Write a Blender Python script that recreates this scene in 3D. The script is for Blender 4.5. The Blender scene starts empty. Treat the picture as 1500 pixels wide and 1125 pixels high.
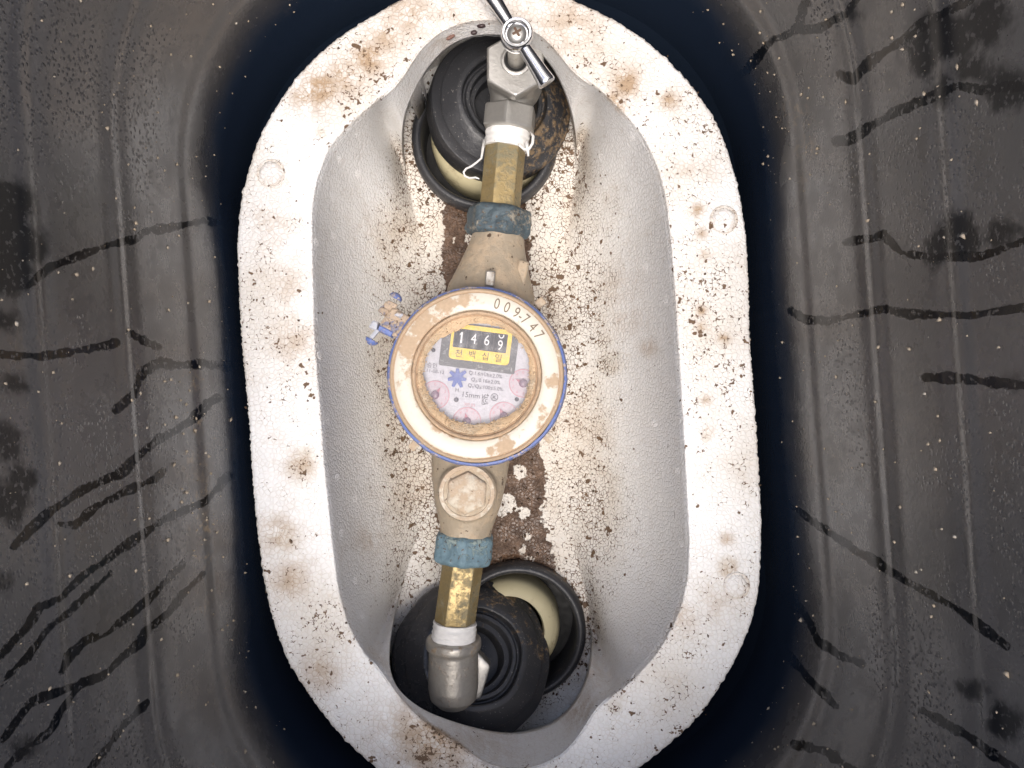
import bpy, bmesh, math, random
import numpy as np
from mathutils import Vector, Matrix, noise as mnoise

# ------------------------------------------------------------------ camera, world, sun, exposure
S = bpy.context.scene
COL = S.collection
CAM_Z = 0.40                      # the phone is held 0.40 m above the foam rim (z = 0), looking straight down
FPX = 1200.0
cam_d = bpy.data.cameras.new('camera')
cam_d.sensor_width = 36.0
cam_d.lens = 36.0 * FPX / 1500.0
cam_d.clip_start = 0.01
cam_d.clip_end = 50
cam = bpy.data.objects.new('camera', cam_d)
cam.location = (0, 0, CAM_Z)
COL.objects.link(cam)
S.camera = cam

SUN_EL, SUN_AZ = math.radians(73), math.radians(178)     # azimuth measured from +Y towards +X
world = bpy.data.worlds.new('World')
S.world = world
world.use_nodes = True
wn = world.node_tree.nodes
sky = wn.new('ShaderNodeTexSky')
sky.sky_type = 'NISHITA'
sky.sun_disc = False
sky.sun_elevation = SUN_EL
sky.sun_rotation = SUN_AZ
sky.air_density = 1.0
sky.dust_density = 4.0
sky.ozone_density = 0.8
world.node_tree.links.new(sky.outputs[0], wn['Background'].inputs[0])
wn['Background'].inputs[1].default_value = 0.14
sun_d = bpy.data.lights.new('sun', 'SUN')
sun_d.energy = 1.25
sun_d.angle = math.radians(24)
sun_d.color = (1.0, 0.96, 0.915)
sun = bpy.data.objects.new('sun', sun_d)
COL.objects.link(sun)
sd = Vector((math.sin(SUN_AZ) * math.cos(SUN_EL), math.cos(SUN_AZ) * math.cos(SUN_EL), math.sin(SUN_EL)))
sun.rotation_euler = sd.to_track_quat('Z', 'Y').to_euler()
sun.location = sd * 3
S.view_settings.view_transform = 'Standard'
S.view_settings.look = 'None'
S.view_settings.exposure = 0.82
S.view_settings.gamma = 1.0

rng = np.random.RandomState(7)
random.seed(7)

# ------------------------------------------------------------------ geometry helpers
def W(px, py, z):
    """a point of the place: where the photograph shows (px, py), at height z"""
    k = (CAM_Z - z) / FPX
    return Vector(((px - 750.0) * k, -(py - 562.5) * k, z))

def Wn(px, py, z):
    k = (CAM_Z - z) / FPX
    return np.stack([(px - 750.0) * k, -(py - 562.5) * k, z + 0 * px], -1)

def thing(name, label, cat, loc, group=None):
    o = bpy.data.objects.new(name, None)
    o.empty_display_size = 0.02
    COL.objects.link(o)
    o.location = loc
    o['label'] = label
    o['category'] = cat
    if group:
        o['group'] = group
    return o

def root_of(o):
    while o.parent:
        o = o.parent
    return o

def build(name, V, F, mat, parent=None, attrs=None, smooth=40, mats=None, mi=None):
    """one mesh object from world-space points; smooth = angle of sharp edges in degrees (None = flat)"""
    V = np.asarray(V, dtype=np.float64).reshape(-1, 3)
    if parent is not None:
        V = V - np.array(root_of(parent).location)
    me = bpy.data.meshes.new(name)
    if isinstance(F, np.ndarray):
        n = len(F)
        k = F.shape[1]
        me.vertices.add(len(V))
        me.vertices.foreach_set('co', V.astype(np.float32).ravel())
        me.loops.add(n * k)
        me.loops.foreach_set('vertex_index', F.astype(np.int32).ravel())
        me.polygons.add(n)
        me.polygons.foreach_set('loop_start', np.arange(0, n * k, k, dtype=np.int32))
        me.update(calc_edges=True)
    else:
        me.from_pydata([tuple(v) for v in V], [], [tuple(f) for f in F])
    if attrs:
        for an, av in attrs.items():
            a = me.attributes.new(an, 'FLOAT', 'POINT')
            a.data.foreach_set('value', np.asarray(av, dtype=np.float32).ravel())
    for m in (mats or [mat]):
        me.materials.append(m)
    if mi is not None:
        me.polygons.foreach_set('material_index', np.asarray(mi, dtype=np.int32))
    if smooth is not None:
        me.shade_smooth()
        if smooth < 179:
            me.set_sharp_from_angle(angle=math.radians(smooth))
    me.validate()
    o = bpy.data.objects.new(name, me)
    COL.objects.link(o)
    if parent is not None:
        o.parent = parent
    return o

def grid_faces(nr, ns, closed=True):
    i = np.arange(nr - 1)[:, None]
    j = np.arange(ns if closed else ns - 1)[None, :]
    j2 = (j + 1) % ns
    a = i * ns + j
    return np.stack([a + 0 * j, i * ns + j2, (i + 1) * ns + j2, (i + 1) * ns + j], -1).reshape(-1, 4)

def frame(axis, xdir=None):
    a = Vector(axis).normalized()
    x = Vector(xdir) if xdir is not None else (Vector((0, 0, 1)) if abs(a.z) < 0.9 else Vector((1, 0, 0)))
    x = (x - a * x.dot(a)).normalized()
    return a, x, a.cross(x)

def polar(origin, axis, prof, n=64, xdir=None, rfun=None, noise=0.0, nscale=300.0, caps=True):
    """surface of revolution-like body; prof = [(r, h)...] along axis from origin; rfun(theta) scales r"""
    a, x, y = frame(axis, xdir)
    o = Vector(origin)
    V = []
    for r, h in prof:
        for k in range(n):
            th = 2 * math.pi * k / n
            rr = r * (rfun(th) if rfun else 1.0)
            p = o + a * h + (x * math.cos(th) + y * math.sin(th)) * rr
            if noise:
                d = mnoise.noise(p * nscale) * noise
                p = p + (x * math.cos(th) + y * math.sin(th)) * d
            V.append(tuple(p))
    nr = len(prof)
    F = [tuple(f) for f in grid_faces(nr, n)]
    if caps:
        F.append(tuple(range(n - 1, -1, -1)))
        F.append(tuple((nr - 1) * n + k for k in range(n)))
    return V, F

def join(*parts):
    V, F = [], []
    for v, f in parts:
        b = len(V)
        V += list(v)
        F += [tuple(i + b for i in q) for q in f]
    return V, F

def ngon(k, clip=1.12, rot=0.0):
    """radius factor of a regular k-gon of apothem 1 with rounded-off corners"""
    w = 2 * math.pi / k
    def f(th):
        t = (th + rot + w / 2) % w - w / 2
        return min(1.0 / math.cos(t), clip)
    return f

def nut_prof(r, L, ch, rows=8):
    p = [(r * 0.62, 0.0), (r - ch * 1.2, 0.0), (r - ch * 0.35, ch * 0.35), (r, ch)]
    for i in range(1, rows):
        p.append((r, ch + (L - 2 * ch) * i / rows))
    p += [(r, L - ch), (r - ch * 0.35, L - ch * 0.35), (r - ch * 1.2, L), (r * 0.62, L)]
    return p

def boxv(center, hx, hy, hz, ang=0.0, bev=0.25):
    """bevelled box (corner-cut) as points; ang turns it about z"""
    c = Vector(center)
    b = min(hx, hy, hz) * bev
    ca, sa = math.cos(ang), math.sin(ang)
    rings = [(hx - b, hy - b, -hz), (hx, hy, -hz + b), (hx, hy, hz - b), (hx - b, hy - b, hz)]
    V = []
    for (x, y, z) in rings:
        q = min(x, y) * 0.25
        for (u, v) in ((x, y - q), (x - q, y), (-x + q, y), (-x, y - q), (-x, -y + q), (-x + q, -y), (x - q, -y), (x, -y + q)):
            V.append((c.x + u * ca - v * sa, c.y + u * sa + v * ca, c.z + z))
    F = [tuple(f) for f in grid_faces(4, 8)]
    F.append(tuple(range(7, -1, -1)))
    F.append(tuple(range(24, 32)))
    return V, F

def tube(points, radii, n=10, cap=True):
    pts = [Vector(p) for p in points]
    V = []
    up = Vector((0.13, 0.31, 0.94)).normalized()
    for i, p in enumerate(pts):
        t = (pts[min(i + 1, len(pts) - 1)] - pts[max(i - 1, 0)]).normalized()
        x = (up - t * up.dot(t)).normalized()
        y = t.cross(x)
        for k in range(n):
            th = 2 * math.pi * k / n
            V.append(tuple(p + (x * math.cos(th) + y * math.sin(th)) * radii[i]))
    F = [tuple(f) for f in grid_faces(len(pts), n)]
    if cap:
        F.append(tuple(range(n - 1, -1, -1)))
        F.append(tuple((len(pts) - 1) * n + k for k in range(n)))
    return V, F

def remesh(o, voxel, smooth_it=3):
    m = o.modifiers.new('remesh', 'REMESH')
    m.mode = 'VOXEL'
    m.voxel_size = voxel
    m.use_smooth_shade = True
    s = o.modifiers.new('smooth', 'SMOOTH')
    s.factor = 0.5
    s.iterations = smooth_it
    return o

def outline(pts, C, N, sig):
    """closed outline, star-shaped about C, as radii at N even angles (angle 0 = right, growing downwards)"""
    p = np.array(pts, float) - np.array(C)
    th = np.arctan2(p[:, 1], p[:, 0]) % (2 * math.pi)
    r = np.hypot(p[:, 0], p[:, 1])
    o = np.argsort(th)
    th, r = th[o], r[o]
    A = np.arange(N) * 2 * math.pi / N
    # interpolate straight lines between the points (in xy), not arcs
    dense_t, dense_r = [], []
    m = len(th)
    for i in range(m):
        a = p[o[i]]
        b = p[o[(i + 1) % m]]
        for s in np.linspace(0, 1, 40, endpoint=False):
            q = a + (b - a) * s
            dense_t.append(math.atan2(q[1], q[0]) % (2 * math.pi))
            dense_r.append(math.hypot(*q))
    dt, dr = np.array(dense_t), np.array(dense_r)
    oo = np.argsort(dt)
    R = np.interp(A, dt[oo], dr[oo], period=2 * math.pi)
    s = sig / 360.0 * N
    k = np.arange(-int(4 * s) - 1, int(4 * s) + 2)
    g = np.exp(-0.5 * (k / s) ** 2)
    g /= g.sum()
    return sum(np.roll(R, -kk) * gg for kk, gg in zip(k, g))

def seg_dist(P, pts):
    """distance from points P (n,2) to a polyline, and the place along it (0..1)"""
    best = np.full(len(P), 1e9)
    al = np.zeros(len(P))
    pts = np.array(pts, float)
    L = np.hypot(*(pts[1:] - pts[:-1]).T)
    acc = np.concatenate([[0], np.cumsum(L)])
    for i in range(len(pts) - 1):
        a, b = pts[i], pts[i + 1]
        d = b - a
        t = np.clip(((P - a) @ d) / (d @ d), 0, 1)
        dist = np.hypot(P[:, 0] - a[0] - d[0] * t, P[:, 1] - a[1] - d[1] * t)
        m = dist < best
        best = np.where(m, dist, best)
        al = np.where(m, (acc[i] + L[i] * t) / acc[-1], al)
    return best, al

def poly_sdf(P, poly):
    d, _ = seg_dist(P, list(poly) + [poly[0]])
    inside = np.zeros(len(P), bool)
    q = np.array(poly, float)
    j = len(q) - 1
    for i in range(len(q)):
        c = ((q[i, 1] > P[:, 1]) != (q[j, 1] > P[:, 1])) & \
            (P[:, 0] < (q[j, 0] - q[i, 0]) * (P[:, 1] - q[i, 1]) / (q[j, 1] - q[i, 1] + 1e-12) + q[i, 0])
        inside ^= c
        j = i
    return np.where(inside, d, -d)

def spots(P, lst):
    out = np.zeros(len(P))
    for (x, y, r, a) in lst:
        out = np.maximum(out, a * np.exp(-((P[:, 0] - x) ** 2 + (P[:, 1] - y) ** 2) / (r * r)))
    return out

# ------------------------------------------------------------------ materials
class NT:
    def __init__(s, name):
        s.m = bpy.data.materials.new(name)
        s.m.use_nodes = True
        s.t = s.m.node_tree
        s.b = s.t.nodes['Principled BSDF']
        s.out = s.t.nodes['Material Output']
        s.co = s.t.nodes.new('ShaderNodeTexCoord').outputs['Object']
    def put(s, sock, v):
        if isinstance(v, bpy.types.NodeSocket):
            s.t.links.new(v, sock)
        elif v is not None:
            if sock.type == 'RGBA' and not isinstance(v, (int, float)) and len(v) == 3:
                v = (*v, 1.0)
            sock.default_value = v
    def noise(s, scale, detail=3, rough=0.55, vec=None, dist=0.0):
        n = s.t.nodes.new('ShaderNodeTexNoise')
        s.put(n.inputs['Vector'], vec or s.co)
        n.inputs['Scale'].default_value = scale
        n.inputs['Detail'].default_value = detail
        n.inputs['Roughness'].default_value = rough
        n.inputs['Distortion'].default_value = dist
        return n.outputs['Fac']
    def vor(s, scale, feature='F1', out='Distance', vec=None, rand=1.0):
        n = s.t.nodes.new('ShaderNodeTexVoronoi')
        n.feature = feature
        s.put(n.inputs['Vector'], vec or s.co)
        n.inputs['Scale'].default_value = scale
        n.inputs['Randomness'].default_value = rand
        return n.outputs[out]
    def math(s, op, a, b=0.0, c=None, clamp=False):
        n = s.t.nodes.new('ShaderNodeMath')
        n.operation = op
        n.use_clamp = clamp
        s.put(n.inputs[0], a)
        s.put(n.inputs[1], b)
        if c is not None:
            s.put(n.inputs[2], c)
        return n.outputs[0]
    def sm(s, v, lo, hi, a=0.0, b=1.0):
        n = s.t.nodes.new('ShaderNodeMapRange')
        n.interpolation_type = 'SMOOTHSTEP'
        s.put(n.inputs[0], v)
        s.put(n.inputs[1], lo)
        s.put(n.inputs[2], hi)
        s.put(n.inputs[3], a)
        s.put(n.inputs[4], b)
        return n.outputs[0]
    def mix(s, f, a, b, mode='MIX'):
        n = s.t.nodes.new('ShaderNodeMix')
        n.data_type = 'RGBA'
        n.blend_type = mode
        s.put(n.inputs[0], f)
        s.put(n.inputs[6], a)
        s.put(n.inputs[7], b)
        return n.outputs[2]
    def attr(s, name):
        n = s.t.nodes.new('ShaderNodeAttribute')
        n.attribute_name = name
        return n.outputs['Fac']
    def xyz(s):
        n = s.t.nodes.new('ShaderNodeSeparateXYZ')
        s.put(n.inputs[0], s.co)
        return n.outputs
    def bump(s, h, dist, strength=1.0, normal=None):
        n = s.t.nodes.new('ShaderNodeBump')
        n.inputs['Strength'].default_value = strength
        n.inputs['Distance'].default_value = dist
        s.put(n.inputs['Height'], h)
        s.put(n.inputs['Normal'], normal)
        return n.outputs[0]
    def fin(s, color, rough=0.5, metal=0.0, normal=None, spec=None, coat=None):
        s.put(s.b.inputs['Base Color'], color)
        s.put(s.b.inputs['Roughness'], rough)
        s.put(s.b.inputs['Metallic'], metal)
        s.put(s.b.inputs['Normal'], normal)
        if spec is not None:
            s.put(s.b.inputs['Specular IOR Level'], spec)
        if coat is not None:
            s.put(s.b.inputs['Coat Weight'], coat)
        return s.m

def m_foam():
    s = NT('expanded_foam')
    D, ST, MU = s.attr('dirt'), s.attr('stain'), s.attr('mud')
    wob = s.t.nodes.new('ShaderNodeTexNoise')
    wob.inputs['Scale'].default_value = 160
    s.put(wob.inputs['Vector'], s.co)
    mv = s.t.nodes.new('ShaderNodeVectorMath')
    mv.operation = 'MULTIPLY_ADD'
    s.put(mv.inputs[0], wob.outputs['Color'])
    mv.inputs[1].default_value = (0.0009, 0.0009, 0.0009)
    s.put(mv.inputs[2], s.co)
    wob.inputs['Scale'].default_value = 240
    v = mv.outputs[0]
    e = s.vor(430, 'DISTANCE_TO_EDGE', vec=v)
    cell = s.vor(430, 'F1', 'Color', vec=v)
    sep = s.t.nodes.new('ShaderNodeSeparateColor')
    s.put(sep.inputs[0], cell)
    joint = s.sm(e, 0.015, 0.10, 1, 0)
    n_big, n_mid, n_fine = s.noise(28, 4), s.noise(120, 5, 0.62), s.noise(560, 3, 0.6)
    # faint joints between the beads, cells a little uneven
    base = s.mix(s.math('MULTIPLY', sep.outputs[0], 0.6), (0.90, 0.90, 0.895), (0.85, 0.85, 0.835))
    base = s.mix(s.math('MULTIPLY', s.attr('hollow'), s.sm(n_big, 0.25, 0.7, 0.45, 1.0)), base, (0.87, 0.86, 0.83))
    jd = s.math('MULTIPLY', joint, s.sm(s.math('ADD', n_mid, s.math('MULTIPLY', D, 0.25)), 0.42, 0.78, 0.06, 0.42))
    base = s.mix(jd, base, (0.56, 0.48, 0.39))
    grime = s.math('MULTIPLY', s.sm(D, 0.25, 0.9), s.sm(n_big, 0.25, 0.65, 0.45, 1.0))
    base = s.mix(s.math('MULTIPLY', grime, 0.75), base, (0.66, 0.60, 0.515))
    # tan film left by dried mud
    film = s.math("ADD", s.math("MULTIPLY", ST, 1.25), s.math('MULTIPLY', s.sm(n_big, 0.52, 0.75), s.math('MULTIPLY', D, 0.35)))
    film = s.math('MULTIPLY', film, s.sm(s.math('ADD', n_mid, s.math('MULTIPLY', joint, 0.12)), 0.28, 0.62), clamp=True)
    base = s.mix(film, base, (0.45, 0.325, 0.215))
    # dark soil caught in the joints and pits
    pit = s.math('ADD', s.math('MULTIPLY', n_fine, 0.60), s.math('MULTIPLY', n_mid, 0.40))
    pit = s.math('ADD', pit, s.math('MULTIPLY', joint, s.math('MULTIPLY_ADD', s.attr('hollow'), 0.13, 0.07)))
    pit = s.math('ADD', pit, s.math('MULTIPLY_ADD', s.attr('hollow'), -0.095, 0.095))
    pit = s.math('ADD', pit, s.math('MULTIPLY', D, 0.178))
    pk = s.math('MULTIPLY', s.math('MAXIMUM', s.sm(pit, 0.815, 0.86), s.sm(s.math('ADD', s.noise(230, 2, 0.5), s.math('MULTIPLY', D, 0.13)), 0.752, 0.79)), s.sm(s.math('ADD', D, ST), 0.02, 0.25))
    dcol = s.mix(s.noise(200, 2), (0.22, 0.135, 0.075), (0.085, 0.057, 0.04))
    base = s.mix(pk, base, dcol)
    # mud lying in the channel
    ms = s.math('ADD', MU, s.math('MULTIPLY', s.math('SUBTRACT', n_mid, 0.5), 34))
    ms = s.math('ADD', ms, s.math('MULTIPLY', s.math('SUBTRACT', n_fine, 0.5), 16))
    mm = s.sm(ms, -1.2, 1.2)
    mud = s.mix(s.sm(s.noise(180, 5, 0.7), 0.35, 0.7), (0.065, 0.036, 0.021), (0.17, 0.105, 0.068))
    base = s.mix(mm, base, mud)
    rough = s.math('SUBTRACT', 0.62, s.math('MULTIPLY', mm, s.sm(s.noise(90, 4), 0.4, 0.6, 0.1, 0.4)))
    h = s.math('ADD', s.sm(e, 0.0, 0.22), s.math('MULTIPLY', n_fine, 0.5))
    h = s.math('ADD', h, s.math('MULTIPLY', s.math('MULTIPLY', mm, s.noise(260, 5, 0.7)), 2.2))
    return s.fin(base, rough, 0, s.bump(h, 0.00025, 0.75), spec=0.35)

def m_boxwall():
    s = NT('black_plastic')
    wet = s.attr('wet')
    z = s.xyz()[2]
    n1, n2, n3 = s.noise(14, 4), s.noise(90, 4, 0.65), s.noise(700, 2)
    w = s.math('ADD', wet, s.math('MULTIPLY', s.math('SUBTRACT', n2, 0.5), 10.0))
    w = s.math('ADD', w, s.math('MULTIPLY', s.math('SUBTRACT', s.noise(420, 2), 0.5), 5.0))
    bl = s.math('ADD', s.attr('blot'), s.math('MULTIPLY', s.math('SUBTRACT', s.noise(34, 3), 0.5), 70.0))
    bl = s.math('ADD', bl, s.math('MULTIPLY', s.math('SUBTRACT', s.noise(150, 3, 0.6), 0.5), 40.0))
    mb = s.sm(bl, -9.0, 9.0)
    m = s.math('MAXIMUM', s.sm(w, -1.0, 1.0), s.math('MULTIPLY', mb, 0.92))
    gaps = s.sm(s.noise(480, 3), 0.56, 0.66, 1.0, 0.25)
    m = s.math('MULTIPLY', m, gaps)
    dust = s.mix(s.sm(n1, 0.3, 0.7), (0.062, 0.059, 0.057), (0.082, 0.077, 0.074))
    dust = s.mix(s.sm(n2, 0.62, 0.80, 0, 0.5), dust, (0.09, 0.08, 0.065))
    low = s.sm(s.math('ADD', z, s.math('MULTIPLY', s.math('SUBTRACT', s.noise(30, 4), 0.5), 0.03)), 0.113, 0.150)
    tan = s.math('MULTIPLY', s.attr('tan'), s.sm(s.noise(260, 4, 0.7), 0.48, 0.66))
    dust = s.mix(tan, dust, (0.30, 0.22, 0.13))
    col = s.mix(m, dust, (0.004, 0.005, 0.007))
    rough = s.mix(m, s.mix(s.sm(n2, 0.4, 0.7), (0.25, 0.25, 0.25), (0.36, 0.36, 0.36)), (0.17, 0.17, 0.17))
    col = s.mix(low, (0.019, 0.030, 0.052), col)  # gap darkness and blue sky reflection painted as navy on the lower wall
    rough = s.math('MULTIPLY_ADD', mb, 0.16, rough)
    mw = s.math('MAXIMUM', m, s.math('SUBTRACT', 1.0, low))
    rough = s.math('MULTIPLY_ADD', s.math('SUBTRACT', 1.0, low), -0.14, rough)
    drops = s.sm(s.vor(520, 'F1'), 0.10, 0.42, 1, 0)
    dm = s.math('MULTIPLY', drops, s.math('MULTIPLY', s.sm(n1, 0.42, 0.62), s.sm(z, 0.15, 0.22)))
    h = s.math('ADD', s.math('MULTIPLY', n3, 0.35), s.math('MULTIPLY', dm, 1.2))
    h = s.math('MULTIPLY', h, s.math('SUBTRACT', 1.0, s.math('MULTIPLY', m, 0.8)))
    s.put(s.b.inputs['Specular IOR Level'], s.math('SUBTRACT', s.math('SUBTRACT', 0.80, s.math('MULTIPLY', mw, 0.58)), s.math('MULTIPLY', s.math('SUBTRACT', 1.0, low), 0.16)))
    return s.fin(col, rough, 0, s.bump(h, 0.0005, 0.5))

def m_rubber():
    s = NT('black_rubber')
    D = s.attr('dirt')
    n = s.noise(260, 4, 0.7)
    k = s.sm(s.math('ADD', s.math('ADD', s.math('MULTIPLY', n, 0.6), s.math('MULTIPLY', s.noise(75, 4, 0.65), 0.4)), s.math('MULTIPLY', D, 0.17)), 0.64, 0.74)
    base = s.mix(s.noise(60, 3), (0.024, 0.026, 0.031), (0.042, 0.042, 0.045))
    base = s.mix(k, base, s.mix(s.noise(500, 2), (0.06, 0.042, 0.028), (0.30, 0.21, 0.12)))
    spk = s.math('MULTIPLY', s.sm(s.noise(900, 1), 0.70, 0.74), 0.5)
    base = s.mix(spk, base, (0.35, 0.33, 0.30))
    wet = s.attr('wet')
    r = s.math('SUBTRACT', s.math('ADD', 0.42, s.math('MULTIPLY', k, 0.4)), s.math('MULTIPLY', wet, s.sm(s.noise(110, 3), 0.42, 0.58, 0, 0.34)))
    h = s.math('ADD', n, s.math('MULTIPLY', k, 1.4))
    return s.fin(base, r, 0, s.bump(h, 0.0006, 0.5), spec=0.5)

def m_grimy(name, base_a, base_b, metal, rough, dirt_col, lo, hi, bscale=300, bdist=0.0003, dirt_attr=False, dark=None):
    """a base surface under patches of dried dirt"""
    s = NT(name)
    n1, n2 = s.noise(70, 4, 0.6), s.noise(bscale, 4, 0.7)
    v = s.math('ADD', s.math('MULTIPLY', n1, 0.55), s.math('MULTIPLY', n2, 0.45))
    if dirt_attr:
        v = s.math('ADD', v, s.attr('dirt'))
    k = s.sm(v, lo, hi)
    col = s.mix(s.noise(bscale * 1.3, 3), base_a, base_b)
    dc = s.mix(s.noise(bscale * 2.0, 3), dirt_col, tuple(c * 0.72 for c in dirt_col))
    col = s.mix(k, col, dc)
    if dark:
        col = s.mix(s.sm(s.noise(bscale * 1.1, 3, 0.6), dark, dark + 0.04), col, (0.10, 0.065, 0.04))
    h = s.math('ADD', n2, s.math('MULTIPLY', k, 0.7))
    return s.fin(col, s.math('ADD', rough, s.math('MULTIPLY', k, 0.85 - rough)), s.math('MULTIPLY', s.math('SUBTRACT', 1.0, k), metal), s.bump(h, bdist, 0.7))

TAN = (0.56, 0.40, 0.26)
M = {}
M['foam'] = m_foam()
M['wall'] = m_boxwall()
M['rubber'] = m_rubber()
M['silver'] = m_grimy('cast_nickel', (0.50, 0.49, 0.46), (0.40, 0.39, 0.37), 0.85, 0.42, (0.30, 0.24, 0.17), 0.62, 0.72, 420, 0.00025)
M['silver_dull'] = m_grimy('dull_nickel', (0.46, 0.44, 0.40), (0.32, 0.30, 0.27), 0.6, 0.42, (0.30, 0.22, 0.14), 0.52, 0.68, 320, 0.0003)
M['chrome'] = m_grimy('chrome', (0.72, 0.73, 0.75), (0.62, 0.63, 0.66), 1.0, 0.13, (0.20, 0.19, 0.18), 0.66, 0.74, 500, 0.00005)
M['brass'] = m_grimy('grimy_brass', (0.40, 0.30, 0.135), (0.27, 0.205, 0.10), 0.6, 0.42, (0.25, 0.225, 0.145), 0.44, 0.64, 420, 0.0002, dark=0.68)
M['verdigris'] = m_grimy('verdigris', (0.22, 0.33, 0.385), (0.085, 0.15, 0.19), 0.15, 0.6, (0.36, 0.44, 0.42), 0.54, 0.62, 420, 0.0008, dark=0.62)
M['verdigris_dark'] = m_grimy('dark_verdigris', (0.11, 0.155, 0.175), (0.04, 0.055, 0.07), 0.2, 0.55, (0.36, 0.33, 0.27), 0.52, 0.62, 420, 0.0008, dark=0.63)
M['bronze'] = m_grimy('dusty_bronze', (0.44, 0.37, 0.28), (0.33, 0.275, 0.20), 0.12, 0.5, (0.56, 0.44, 0.31), 0.44, 0.62, 240, 0.0004, dark=0.64)
M['plug'] = m_grimy('dusty_plug', (0.66, 0.60, 0.49), (0.56, 0.50, 0.40), 0.0, 0.5, (0.60, 0.47, 0.34), 0.42, 0.55, 260, 0.0004, dark=0.66)
M['ivory'] = m_grimy('ivory_enamel', (0.71, 0.675, 0.59), (0.65, 0.605, 0.50), 0.0, 0.38, (0.60, 0.45, 0.31), 0.55, 0.66, 330, 0.00015, dirt_attr=True, dark=0.72)
M['tan'] = m_grimy('dried_sand', (0.68, 0.50, 0.34), (0.58, 0.42, 0.28), 0.0, 0.8, (0.60, 0.44, 0.30), 0.45, 0.6, 500, 0.0003, dark=0.70)
M['sand'] = m_grimy('loose_sand', (0.74, 0.555, 0.37), (0.50, 0.35, 0.205), 0.0, 0.7, (0.80, 0.66, 0.49), 0.50, 0.6, 1300, 0.0005)
M['hinge_mud'] = m_grimy('muddy_hinge', (0.16, 0.19, 0.34), (0.30, 0.29, 0.34), 0.0, 0.6, (0.58, 0.455, 0.34), 0.42, 0.50, 520, 0.0008, dark=0.62)
M['blue'] = m_grimy('blue_plastic', (0.085, 0.14, 0.40), (0.17, 0.23, 0.48), 0.0, 0.4, (0.60, 0.50, 0.42), 0.50, 0.58, 700, 0.0002)
M['clear_blue'] = m_grimy('dusty_clear_plastic', (0.42, 0.45, 0.52), (0.55, 0.56, 0.60), 0.0, 0.25, (0.60, 0.47, 0.35), 0.50, 0.60, 500, 0.0002)
M['tape'] = m_grimy('white_seal_tape', (0.84, 0.83, 0.81), (0.74, 0.73, 0.70), 0.0, 0.55, (0.62, 0.52, 0.42), 0.66, 0.74, 420, 0.0003, dark=0.72)
M['cream'] = m_grimy('cream_plastic', (0.62, 0.56, 0.36), (0.56, 0.50, 0.31), 0.0, 0.42, (0.36, 0.29, 0.17), 0.52, 0.72, 130, 0.0001)
M['cocoon'] = m_grimy('brown_cocoon', (0.23, 0.12, 0.09), (0.16, 0.085, 0.065), 0.0, 0.5, (0.30, 0.19, 0.14), 0.55, 0.7, 800, 0.0002)
M['dark_cocoon'] = m_grimy('dark_cocoon', (0.05, 0.028, 0.03), (0.035, 0.02, 0.02), 0.0, 0.4, (0.12, 0.07, 0.06), 0.6, 0.75, 800, 0.0002)
M['crumb'] = m_grimy('soil', (0.13, 0.08, 0.045), (0.06, 0.04, 0.028), 0.0, 0.8, (0.24, 0.15, 0.08), 0.5, 0.65, 200, 0.0002)
M['grain'] = m_grimy('pale_sand', (0.52, 0.44, 0.33), (0.34, 0.26, 0.17), 0.0, 0.6, (0.62, 0.56, 0.46), 0.5, 0.65, 200, 0.0002)

def flat(name, col, rough=0.5, metal=0.0, wear=0.0):
    s = NT(name)
    c = s.mix(s.sm(s.noise(600, 3), 0.35, 0.7), col, tuple(x * 0.86 for x in col))
    if wear:
        c = s.mix(s.sm(s.noise(420, 4, 0.7), 0.56, 0.70, 0, wear), c, (0.62, 0.60, 0.62))
    return s.fin(c, s.sm(s.noise(300, 2), 0.3, 0.7, rough * 0.9, min(1, rough * 1.1)), metal)
M['dial'] = flat('dial_white', (0.52, 0.515, 0.565), 0.5)
M['yellow'] = flat('yellow_print', (0.86, 0.60, 0.035), 0.45, 0, 0.25)
M['panel'] = flat('dark_panel', (0.045, 0.05, 0.06), 0.4, 0, 0.45)
M['drum'] = flat('black_drum', (0.03, 0.035, 0.045), 0.4, 0, 0.25)
M['digit'] = flat('white_digit', (0.82, 0.82, 0.85), 0.5)
M['ink'] = flat('grey_ink', (0.035, 0.035, 0.06), 0.6)
M['ink_yellow'] = flat('brown_ink', (0.05, 0.03, 0.008), 0.6)
M['stamp'] = flat('stamp_ink', (0.20, 0.15, 0.10), 0.6)
M['pink'] = flat('pink_gauge', (0.47, 0.385, 0.44), 0.4)
M['red'] = flat('red_print', (0.55, 0.22, 0.27), 0.5)
M['pointer'] = flat('crimson_pointer', (0.34, 0.06, 0.12), 0.4)
M['hub'] = flat('purple_hub', (0.17, 0.075, 0.14), 0.3)
M['star'] = flat('blue_star', (0.02, 0.065, 0.33), 0.35)
M['sky_tint_floor'] = flat('sky_tinted_black_plastic', (0.015, 0.033, 0.075), 0.3)  # navy paints the sky's reflection into the black floor's colour
M['void'] = flat('dark_gap', (0.008, 0.008, 0.008), 0.6)  # near-black that paints in the shade inside holes and gaps
M['screw'] = flat('screw_slot', (0.16, 0.10, 0.07), 0.5, 0.5)

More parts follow.
